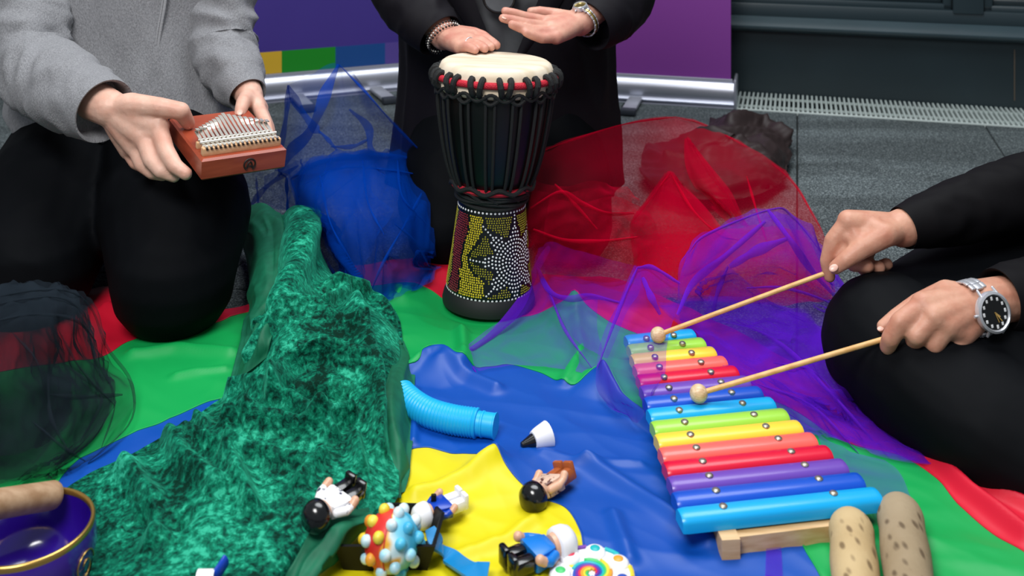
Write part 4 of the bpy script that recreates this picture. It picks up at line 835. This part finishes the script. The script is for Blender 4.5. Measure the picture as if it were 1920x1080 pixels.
# ---------------------------------------------------------------- kneeling person in grey with the kalimba
p1 = empty('person', W(250, 480, 1.95)*1.0, 'kneeling person in grey knitted cardigan and black trousers holding a kalimba', 'person'); p1.location.z = .012
h1 = ((208, 204, 1.712, .029), [(245,197,1.70,.0200),(298,201,1.690,.0160),(339,208,1.690,.0142),(353,231,1.712,.0110)],
      [[(297,238,1.692,.0150),(311,283,1.660,.0135),(329,312,1.638,.0118),(349,326,1.632,.0100)], [(270,258,1.690,.0145),(283,299,1.662,.0130),(302,321,1.648,.0112),(327,331,1.650,.0095)],
       [(254,276,1.700,.0138),(267,308,1.678,.0124),(286,324,1.670,.0106),(306,329,1.678,.0090)], [(241,282,1.722,.0120),(254,305,1.706,.0108),(272,316,1.706,.0086),(288,318,1.712,.0078)]])
h2 = ((468, 180, 1.880, .024), [(462,186,1.850,.0150),(456,192,1.825,.0125),(452,205,1.808,.0112),(449,217,1.800,.0095)],
      [[(484,200,1.850,.0120),(499,232,1.800,.0108),(505,256,1.780,.0098),(494,272,1.775,.0088)], [(488,204,1.862,.0120),(503,238,1.815,.0108),(509,262,1.795,.0098),(498,280,1.79,.0088)],
       [(484,212,1.872,.0115),(500,244,1.835,.0102),(506,266,1.815,.0094),(496,282,1.81,.0086)], [(476,220,1.880,.0105),(492,248,1.850,.0092),(498,266,1.835,.0084),(490,278,1.83,.0078)]])
b1 = body(p1, [[(208,204,1.712,.029),(140,170,1.77,.036),(50,105,1.87,.042),(70,-160,2.03,.05),(230,-200,2.06,.08)], [(468,180,1.880,.024),(448,140,1.93,.032),(420,85,2.0,.04),(420,-160,2.04,.05),(230,-200,2.06,.08)],
               [(230,-200,2.06,.08),(230,60,2.06,.09),(230,250,2.06,.09)], [(230,250,2.06,.08),(325,410,1.82,.07),(325,520,1.69,.06)], [(230,250,2.06,.08),(90,400,1.86,.07),(65,500,1.73,.06)]], [h1, h2], m_sk1)
nail(b1, (452,200,1.806), (449.5,211,1.792), .0075, (0, 0, .2)); nail(b1, (346,222,1.70), (355,235,1.705), .0055, (.6, 0, .9))
legs([[(300,270,2.02,.115),(330,405,1.80,.125),(326,524,1.69,.097)], [(150,270,2.03,.115),(85,410,1.84,.125),(55,500,1.74,.105)], [(326,520,1.70,.09),(330,450,1.95,.07),(320,380,2.1,.06)], [(55,500,1.75,.09),(70,430,2.0,.07),(90,380,2.15,.06)], [(140,290,2.03,.12),(310,290,2.03,.12)]], m_trous, p1, 3.3)
cz = 2.06
def knitf(th, h): return .010*ridge(math.cos(th)*2.2+h*2, h*3.2, math.sin(th)*2.2) + .004*ridge(math.cos(th)*5, h*7+th, 2)
cg = torso([(-.735, 2.05, .235, .205, .135), (-.735, 2.04, .262, .222, .150), (-.735, 2.05, .32, .218, .145), (-.735, 2.06, .42, .205, .135), (-.735, 2.06, .55, .195, .125), (-.735, 2.07, .66, .18, .115)], knitf, 140, nr=70).build('cardigan', m_knit, p1, smooth=60)
ln = []
for py, px in ((-40, 313), (0, 310), (60, 300), (110, 292), (160, 284), (200, 280)):
    th = -math.pi/2
    z = cz - .150; ln.append(W(px, py, z))
# front edge of the cardigan follows its surface
def on_torso(px, py):
    for z in [1.80+.002*i for i in range(150)]:
        p = W(px, py, z); dx, dy = (p.x+.735)/.212, (p.y-2.055)/.141
        if dx*dx+dy*dy < 1.02: return p
    return W(px, py, 1.93)
MB().tube(spline([on_torso(a, b) for b, a in ((-60, 314), (0, 310), (60, 300), (110, 293), (160, 285), (215, 281))], 60), .0028, 8, flat=.6).build('front_edge', m_knit2, cg, smooth=180)
MB().tube(spline([on_torso(a-5, b)+Vector((0, .0008, 0)) for b, a in ((-60, 314), (0, 310), (60, 300), (110, 293), (160, 285), (215, 281))], 60), .0018, 8).build('front_edge', m_knit2, cg, smooth=180)
sleeve('sleeve', [(85,-220,2.02,.072),(66,-60,1.97,.066),(52,60,1.90,.064),(60,125,1.855,.060),(120,165,1.79,.057),(196,208,1.716,.0525)], m_knit, cg, .0125, 21, 1.0)
sleeve('sleeve', [(425,-220,2.05,.062),(420,-60,2.03,.058),(418,60,1.995,.056),(424,105,1.968,.052),(444,146,1.925,.044),(464,178,1.886,.0345)], m_knit, cg, .0095, 22, 5.0)
# ---------------------------------------------------------------- kalimba in her hands
KO = W(378, 300, 1.60); kx = W(537, 277, 1.672)-KO; kLx = kx.length; kx.normalize(); ky = (W(315, 222, 1.75)-KO); kLy = ky.length; ky = (ky-kx*ky.dot(kx)).normalized(); kz = kx.cross(ky); MK = basis(KO, kx, ky, kz)
m_mah = mat('mahogany', '8e3a24', .38, spec=.4, c2='a54a30', ns=10, stretch=(1, 1, 9), coat=.2); m_ash = mat('pale_bridge', 'd9b088', .5, c2='c99c70', ns=20, stretch=(1, 9, 9)); m_tine = mat('tine_steel', 'd2cec4', .3, metal=.6); m_burn = mat('burnt_mark', '1c0e0a', .6)
ka = empty('kalimba', MK @ Vector((kLx/2, kLy/2, -.034)), 'red-brown wooden kalimba with steel tines held in both hands', 'kalimba')
kh = .0335
MB().rings([[MK @ Vector(q) for q in ((x0, y0, z), (x1, y0, z), (x1-.0, y1, z), (x0, y1, z))] for z, x0, x1, y0, y1 in ((-kh, .004, kLx-.004, .003, kLy-.004), (-kh+.003, .001, kLx-.001, 0, kLy), (-.003, 0, kLx, -.001, kLy+.001), (0, .003, kLx-.003, .003, kLy-.003))]).build('sound_box', m_mah, ka, smooth=0)
MB().box((kLx/2, .017, .0055), (kLx*.93, .012, .013), .002, M=MK).build('rear_bridge', m_ash, ka)
MB().box((kLx/2, .046, .0045), (kLx*.93, .009, .011), .002, M=MK).build('front_bridge', m_ash, ka)
MB().tube([MK @ Vector((x, .047, .0118)) for x in (.008, kLx-.008)], .0022, 10).build('rod', m_tine, ka); MB().tube([MK @ Vector((x, .032, .0135)) for x in (.006, kLx-.006)], .0026, 10).build('pressure_bar', m_tine, ka)
MB().tube([MK @ Vector((x, .025, .0100)) for x in (.008, kLx-.008)], .0020, 10).build('rod', m_tine, ka)
NT = 17
for i in range(NT):
    x = .011+(kLx-.022)*i/(NT-1); f = abs(i-8)/8; ye = .118-.050*f**.9; pth = [(x, .012, .0135), (x, .026, .0120), (x, .032, .0108), (x, .047, .0143), (x, .07, .0175), (x, ye-.01, .0225), (x, ye, .0225)]
    c = spline([Vector(q) for q in pth], 16); g = []
    for q in c: k = .0021 if q.y < ye-.02 else .0027; g.append([MK @ (q+Vector((a*k, 0, b*.0006))) for a, b in ((-1, -1), (1, -1), (1, 1), (-1, 1))])
    MB().rings(g).build('tine', m_tine, ka, smooth=0)
    MB().box((x, .0108, .0110), (.0032, .003, .002), M=MK).build('tine_notch', m_burn, ka, smooth=0)
def kface(u, v): return MK @ Vector((u, -.0012, v))
lc = (kLx*.56, -.0175)
MB().tube([kface(lc[0]+.0088*math.cos(t), lc[1]+.0088*math.sin(t)) for t in [2*math.pi*(i+.5)/28 - 1.2 for i in range(24)]], .0013, 6).build('burnt_mark', m_burn, ka)
for q in ([(-.0045, -.006), (-.0035, -.001), (-.002, .003), (.0005, .004), (.003, .002), (.004, -.002), (.005, -.006)], [(-.003, -.003), (0, -.0025), (.0035, -.003)]):
    MB().tube([kface(lc[0]+a, lc[1]+b) for a, b in q], .0013, 6).build('burnt_mark', m_burn, ka)
# ---------------------------------------------------------------- person in black jacket at the drum
p2 = empty('person', W(945, 330, 2.2), 'kneeling person in black jacket playing the tall drum with both hands', 'person'); p2.location.z = .008
h3 = ((832, 68, 1.975, .026), [(862,62,1.965,.0150),(888,62,1.955,.0115),(906,68,1.945,.0105),(918,76,1.935,.0090)],
      [[(886,68,1.930,.0115),(910,72,1.910,.0100),(922,79,1.898,.0092),(931,85,1.888,.0082)], [(880,75,1.910,.0115),(903,77,1.890,.0100),(913,83,1.878,.0092),(921,88,1.868,.0082)],
       [(873,82,1.892,.0112),(893,83,1.872,.0098),(902,87,1.862,.0090),(909,91,1.852,.0080)], [(862,88,1.880,.0105),(878,88,1.858,.0090),(885,91,1.850,.0082),(891,94,1.842,.0074)]])
h4 = ((1086, 42, 1.975, .026), [(1066,34,1.975,.0150),(1038,26,1.985,.0115),(1012,22,1.98,.0105),(996,22,1.975,.0090)],
      [[(1030,42,1.945,.0118),(985,32,1.930,.0102),(963,25,1.922,.0092),(947,21,1.918,.0080)], [(1032,52,1.922,.0120),(989,45,1.900,.0104),(962,38,1.892,.0094),(943,34,1.886,.0082)],
       [(1036,62,1.906,.0118),(1000,60,1.885,.0102),(976,52,1.875,.0092),(960,46,1.870,.0080)], [(1042,70,1.900,.0110),(1016,72,1.880,.0094),(998,66,1.872,.0086),(986,61,1.868,.0076)]])
b2 = body(p2, [[(832,68,1.975,.026),(795,10,2.03,.034),(745,-60,2.11,.042),(800,-250,2.2,.05),(945,-300,2.2,.08)], [(1086,42,1.975,.026),(1130,0,2.04,.034),(1180,-50,2.12,.042),(1100,-250,2.2,.05),(945,-300,2.2,.08)],
               [(945,-300,2.2,.08),(945,0,2.22,.10),(945,170,2.22,.10)], [(945,170,2.22,.09),(840,300,2.08,.06),(832,410,1.98,.05)], [(945,170,2.22,.09),(1050,300,2.1,.06),(1060,410,2.0,.05)]], [h3, h4], m_sk2)
nail(b2, (965,37,1.89), (946,33.5,1.880), .0055, (0, .3, .8))
legs([[(880,200,2.2,.11),(845,330,2.06,.09),(838,430,1.985,.075)], [(1010,200,2.2,.11),(1060,330,2.08,.09),(1070,420,2.0,.08)], [(838,430,1.985,.07),(800,380,2.2,.06)], [(1070,420,2.0,.07),(1090,370,2.2,.06)], [(880,210,2.2,.12),(1010,210,2.2,.12)]], m_trous, p2, 7.7)
jx = W(950, 0, 2.2).x
tee = torso([(jx, 2.205, .22, .17, .11), (jx, 2.2, .35, .175, .115), (jx, 2.2, .50, .185, .12), (jx, 2.21, .66, .18, .11)], lambda th, h: .007*ridge(math.cos(th)*5, h*12, 1.5), 90, nr=50).build('grey_top', m_tee, p2, smooth=180)
def jf(th, h):
    s = math.cos(th); return .013*ridge(s*2.4, h*3.5, math.sin(th)*2) + .012*max(0, .25-h)*ridge(s*6, h*4, 4)*4
def jgap(h):
    g = max(.0, (h-.335)*1.9) if h > .30 else max(0, (.24-h)*1.6); return (-math.pi/2+g+.02*(h > .3), 1.5*math.pi-g-.02*(h > .3))
jk = torso([(jx+.0, 2.2, .085, .232, .165), (jx+.0, 2.2, .18, .226, .158), (jx, 2.2, .30, .215, .145), (jx, 2.2, .42, .212, .140), (jx, 2.2, .55, .21, .135), (jx, 2.21, .68, .19, .12)], jf, 160, jgap, None, 80, False).build('jacket', m_jack, p2, smooth=180, fix=False)
for sd in (-1, 1):       # folded lapels down the front opening
    g = []
    for i in range(24):
        h = .34+.30*i/23; a = (h-.335)*1.9+.02; row = []
        for k in range(6):
            th = -math.pi/2 + sd*(a-.01+k*.052*min(1, (h-.32)*6)); row.append(Vector((jx+(.219+.004*math.sin(k*.6))*math.cos(th), 2.2+(.152+.004*math.sin(k*.6))*math.sin(th), h)))
        g.append(row)
    MB().grid(g).build('lapel', m_jack, jk, smooth=180, fix=False)
sleeve('sleeve', [(800,-260,2.2,.068),(758,-120,2.15,.064),(745,-50,2.10,.062),(768,0,2.055,.058),(800,40,2.01,.052),(824,66,1.985,.046)], m_jack, jk, .006, 22, 2.0)
sleeve('sleeve', [(1100,-260,2.2,.068),(1165,-140,2.17,.064),(1180,-60,2.11,.062),(1160,0,2.06,.060),(1130,30,2.02,.056),(1104,48,1.99,.050)], m_jack, jk, .006, 22, 7.0)
bd = W(936, -6, 2.052)
o = MB().lathe([(.028, -.002), (.030, 0), (.028, .002), (.001, .002)], 32, basis(bd, Vector((1, 0, 0)), Vector((0, .25, .97)), Vector((0, -.97, .25))), cap=True).build('badge', m_tee, tee); o['label'] = 'round grey badge'
MB().tube([bd + Vector((.030*math.cos(t), -.002, .030*math.sin(t))) for t in [2*math.pi*i/32 for i in range(32)]], .0028, 6, closed=True).build('badge_edge', m_bagd, o)
# bracelet of black and pale beads, and a ring and a two-tone watch
wa, wb = W(826, 58, 1.982), W(846, 80, 1.965); ax_ = (W(850, 88, 1.955)-W(800, 20, 2.02)).normalized(); u1 = ax_.orthogonal().normalized(); u2 = ax_.cross(u1); cc = W(833, 70, 1.972)
br = empty('bead_bracelet', cc, 'zigzag bracelet of black and white beads on the wrist at the drum', 'bracelet')
m_bb = mat('bead_black', '08080a', .25); m_bw = mat('bead_white', 'd8d6d2', .3)
for i in range(34):
    a = 2*math.pi*i/34
    for k, (da, rr_) in enumerate(((-.006, .0022), (0, .0020), (.006, .0022))):
        c = cc + u1*(.0345*math.cos(a)) + u2*(.0345*math.sin(a)) + ax_*(da*(1 if i % 2 else -1) if k != 1 else 0)
        MB().ball(c, rr_ if k != 1 else .0017, u=8, v=6).build('bead', m_bw if k == 1 else m_bb, br, smooth=180)
def finger_ring(p, q, r, m, label):
    a, b = W(*p), W(*q); t = (b-a).normalized(); n = t.orthogonal().normalized(); e = t.cross(n); c = (a+b)/2
    return tag(MB().tube([c+n*(r*math.cos(x))+e*(r*math.sin(x)) for x in [2*math.pi*i/28 for i in range(28)]], .0011, 8, closed=True).build('finger_ring', m, None, smooth=180), label, 'ring')
finger_ring((873, 82, 1.892), (889, 83, 1.876), .0112, m_steel, 'thin silver ring on the hand resting on the drum skin')
def watch(c, axis, face, rw, rd, cr, label, dial, strap, links=20, lw=.017, marks=True, twelve=None):
    """c wrist centre, axis along the arm, face direction of the dial"""
    axis = axis.normalized(); face = (face-axis*face.dot(axis)).normalized(); up = face.cross(axis).normalized()
    if up.z < 0: up = -up
    o = empty('wristwatch', c, label, 'watch')
    for i in range(links):
        a = 2*math.pi*(i+.5)/links; p = c + face*(rd*math.cos(a)) + up*(rw*math.sin(a)); t = (-face*(rd*math.sin(a)) + up*(rw*math.cos(a))).normalized(); n = axis.cross(t); M = basis(p, axis, t, n); st = 2*math.pi*rw/links*.46
        if math.cos(a) > math.cos(cr/rd*.95) : continue
        lk = MB().box((0, 0, 0), (lw*.42, st*2, .0028), .0007, M=M).build('link', strap, o)
        for s in (-1, 1): MB().box((s*lw*.36, st*.3, -.0002), (lw*.26, st*1.85, .0026), .0007, M=M).build('link_side', m_steel, lk)
    f = c + face*(rd+.001); e1 = axis if twelve is None else None
    if twelve is None: ty = up
    else: ty = (twelve-face*twelve.dot(face)).normalized()
    tx = ty.cross(face); M = basis(f, tx, ty, face)
    MB().lathe([(cr*.7, -.004), (cr*.96, -.003), (cr, .001), (cr*.97, .0045), (cr*.86, .0060), (cr*.82, .0048), (cr*.8, .003)], 40, M).build('case', m_steel, o)
    for s in (-1, 1):
        for s2 in (-1, 1): MB().chain([(f + up*(s*cr*.8) + axis*(s2*lw*.52) + face*.001, .0022), (f + up*(s*cr*1.06) + axis*(s2*lw*.50) - face*.0045, .0018)], 8).build('lug', m_steel, o)
    d = MB().lathe([(cr*.84, .0030), (cr*.82, .0036), (.0005, .0036)], 40, M, cap=True).build('dial', dial, o)
    if marks:
        for i in range(12):
            a = math.pi/2-2*math.pi*i/12; r = cr*.66; MB().box((r*math.cos(a), r*math.sin(a), .0039), (.0032, .0040 if i % 3 else .0046, .0006), .0003, M=M).build('numeral', m_mark, d)
        for a, l, w_ in ((-.95, .55, .0012), (-.75, .36, .0016), (-1.3, .5, .0006)):
            M2 = M @ Matrix.Rotation(a, 4, 'Z'); MB().box((cr*l/2, 0, .0043), (cr*l, w_, .0005), M=M2).build('watch_hand', m_hand, d)
    MB().tube([c+face*rd+axis*(-cr)+up*.0+face*.001, c+face*rd-axis*(cr+.0035)+face*.001], .0018, 10).build('crown', m_steel, o)
    return o
watch(W(1094, 40, 1.98), W(1130, 5, 2.03)-W(1080, 46, 1.97), Vector((-.35, -.45, .8)), .030, .029, .0135, 'steel and gold wristwatch at the black jacket cuff above the drum', m_wgold, m_wgold, 20, .012, False)
# ---------------------------------------------------------------- person at the xylophone
p3 = empty('person', W(1850, 760, 1.5), 'seated person in black top and trousers playing the xylophone with two mallets', 'person'); p3.location.z = .012
h5 = ((1690, 428, 1.572, .0265, 1), [(1660,440,1.545,.0170),(1618,464,1.540,.0145),(1587,487,1.535,.0115),(1566,502,1.538,.0095)],
      [[(1592,416,1.568,.0142),(1562,452,1.566,.0128),(1550,490,1.562,.0100),(1555,518,1.560,.0090)], [(1604,428,1.582,.0134),(1580,464,1.572,.0128),(1600,496,1.563,.0104),(1626,499,1.548,.0098)],
       [(1622,438,1.600,.0120),(1597,480,1.605,.0105),(1622,506,1.573,.0102),(1648,501,1.556,.0096)], [(1642,448,1.606,.0112),(1620,486,1.608,.0096),(1642,504,1.583,.0094),(1663,495,1.568,.0088)]])
h6 = ((1845, 566, 1.392, .0285), [(1775,548,1.400,.0160),(1722,568,1.408,.0125),(1682,594,1.405,.0110),(1656,613,1.400,.0090)],
      [[(1732,572,1.372,.0140),(1688,604,1.362,.0126),(1670,634,1.364,.0116),(1664,650,1.374,.0104)], [(1752,594,1.358,.0138),(1718,630,1.352,.0120),(1712,646,1.372,.0108),(1730,640,1.392,.0096)],
       [(1776,610,1.355,.0134),(1752,646,1.352,.0118),(1745,660,1.374,.0106),(1764,650,1.395,.0096)], [(1806,624,1.360,.0128),(1788,662,1.356,.0112),(1782,668,1.378,.0100),(1798,655,1.396,.0090)]])
def nearer(h, d): return (h[0][:2]+(h[0][2]-d,)+h[0][3:], [(x, y, z-d, r) for x, y, z, r in h[1]], [[(x, y, z-d, r) for x, y, z, r in f] for f in h[2]])
h5 = nearer(h5, .035)
b3 = body(p3, [[(1690,428,1.537,.0265),(1800,396,1.575,.031),(1960,345,1.635,.034),(2080,270,1.67,.036),(2200,60,1.72,.04),(2280,0,1.7,.08)], [(1845,566,1.392,.0285),(1930,557,1.422,.031),(2060,535,1.475,.034),(2180,440,1.53,.036),(2330,120,1.60,.04),(2280,0,1.7,.08)],
               [(2280,0,1.7,.08),(2280,300,1.7,.09),(2250,480,1.7,.09)], [(2250,480,1.7,.08),(1850,580,1.6,.06),(1700,620,1.5,.05)], [(1612,445,1.531,.013),(1592,462,1.525,.012),(1578,482,1.521,.010)]], [h5, h6], m_sk3)
nail(b3, (1580,492,1.495), (1563,502.5,1.4935), .0070, (-.2, 0, .3)); nail(b3, (1668,606,1.40), (1651,616,1.392), .0052, (-.5, 0, .4))
legs([[(2150,560,1.74,.14),(1890,588,1.66,.146),(1725,640,1.54,.106),(1682,662,1.50,.100)], [(1672,650,1.485,.098),(1750,720,1.40,.092),(1860,800,1.33,.085),(2000,880,1.28,.08)], [(2150,700,1.5,.12),(1950,720,1.45,.12),(1820,700,1.44,.11)]], m_trous2, p3, 12.1)
tp = torso([(1.12, 1.70, .12, .17, .14), (1.10, 1.70, .30, .16, .13), (1.08, 1.68, .50, .18, .12), (1.08, 1.67, .66, .17, .11)], lambda th, h: .006*ridge(math.cos(th)*3, h*6, 1), 70, nr=40).build('black_top', m_sleeve, p3, smooth=180)
sleeve('sleeve', [(2200,60,1.72,.07),(2080,270,1.67,.062),(1960,345,1.635,.055),(1860,378,1.595,.049),(1770,404,1.565,.041),(1694,427,1.539,.0300)], m_sleeve, tp, .0035, 20, 3.0)
sleeve('sleeve', [(2330,120,1.6,.07),(2180,440,1.53,.062),(2060,535,1.475,.054),(1970,552,1.435,.049),(1905,560,1.412,.044),(1872,563,1.402,.0400)], m_sleeve, tp, .0035, 20, 9.0)
wc = W(1825, 578, 1.388)
watch(wc, W(1900, 556, 1.412)-W(1810, 580, 1.385), Vector((-.10, -.93, .20)), .0340, .0335, .0255, 'steel wristwatch with black dial on the hand nearest the right edge', m_dial, m_steel, 22, .024, True)
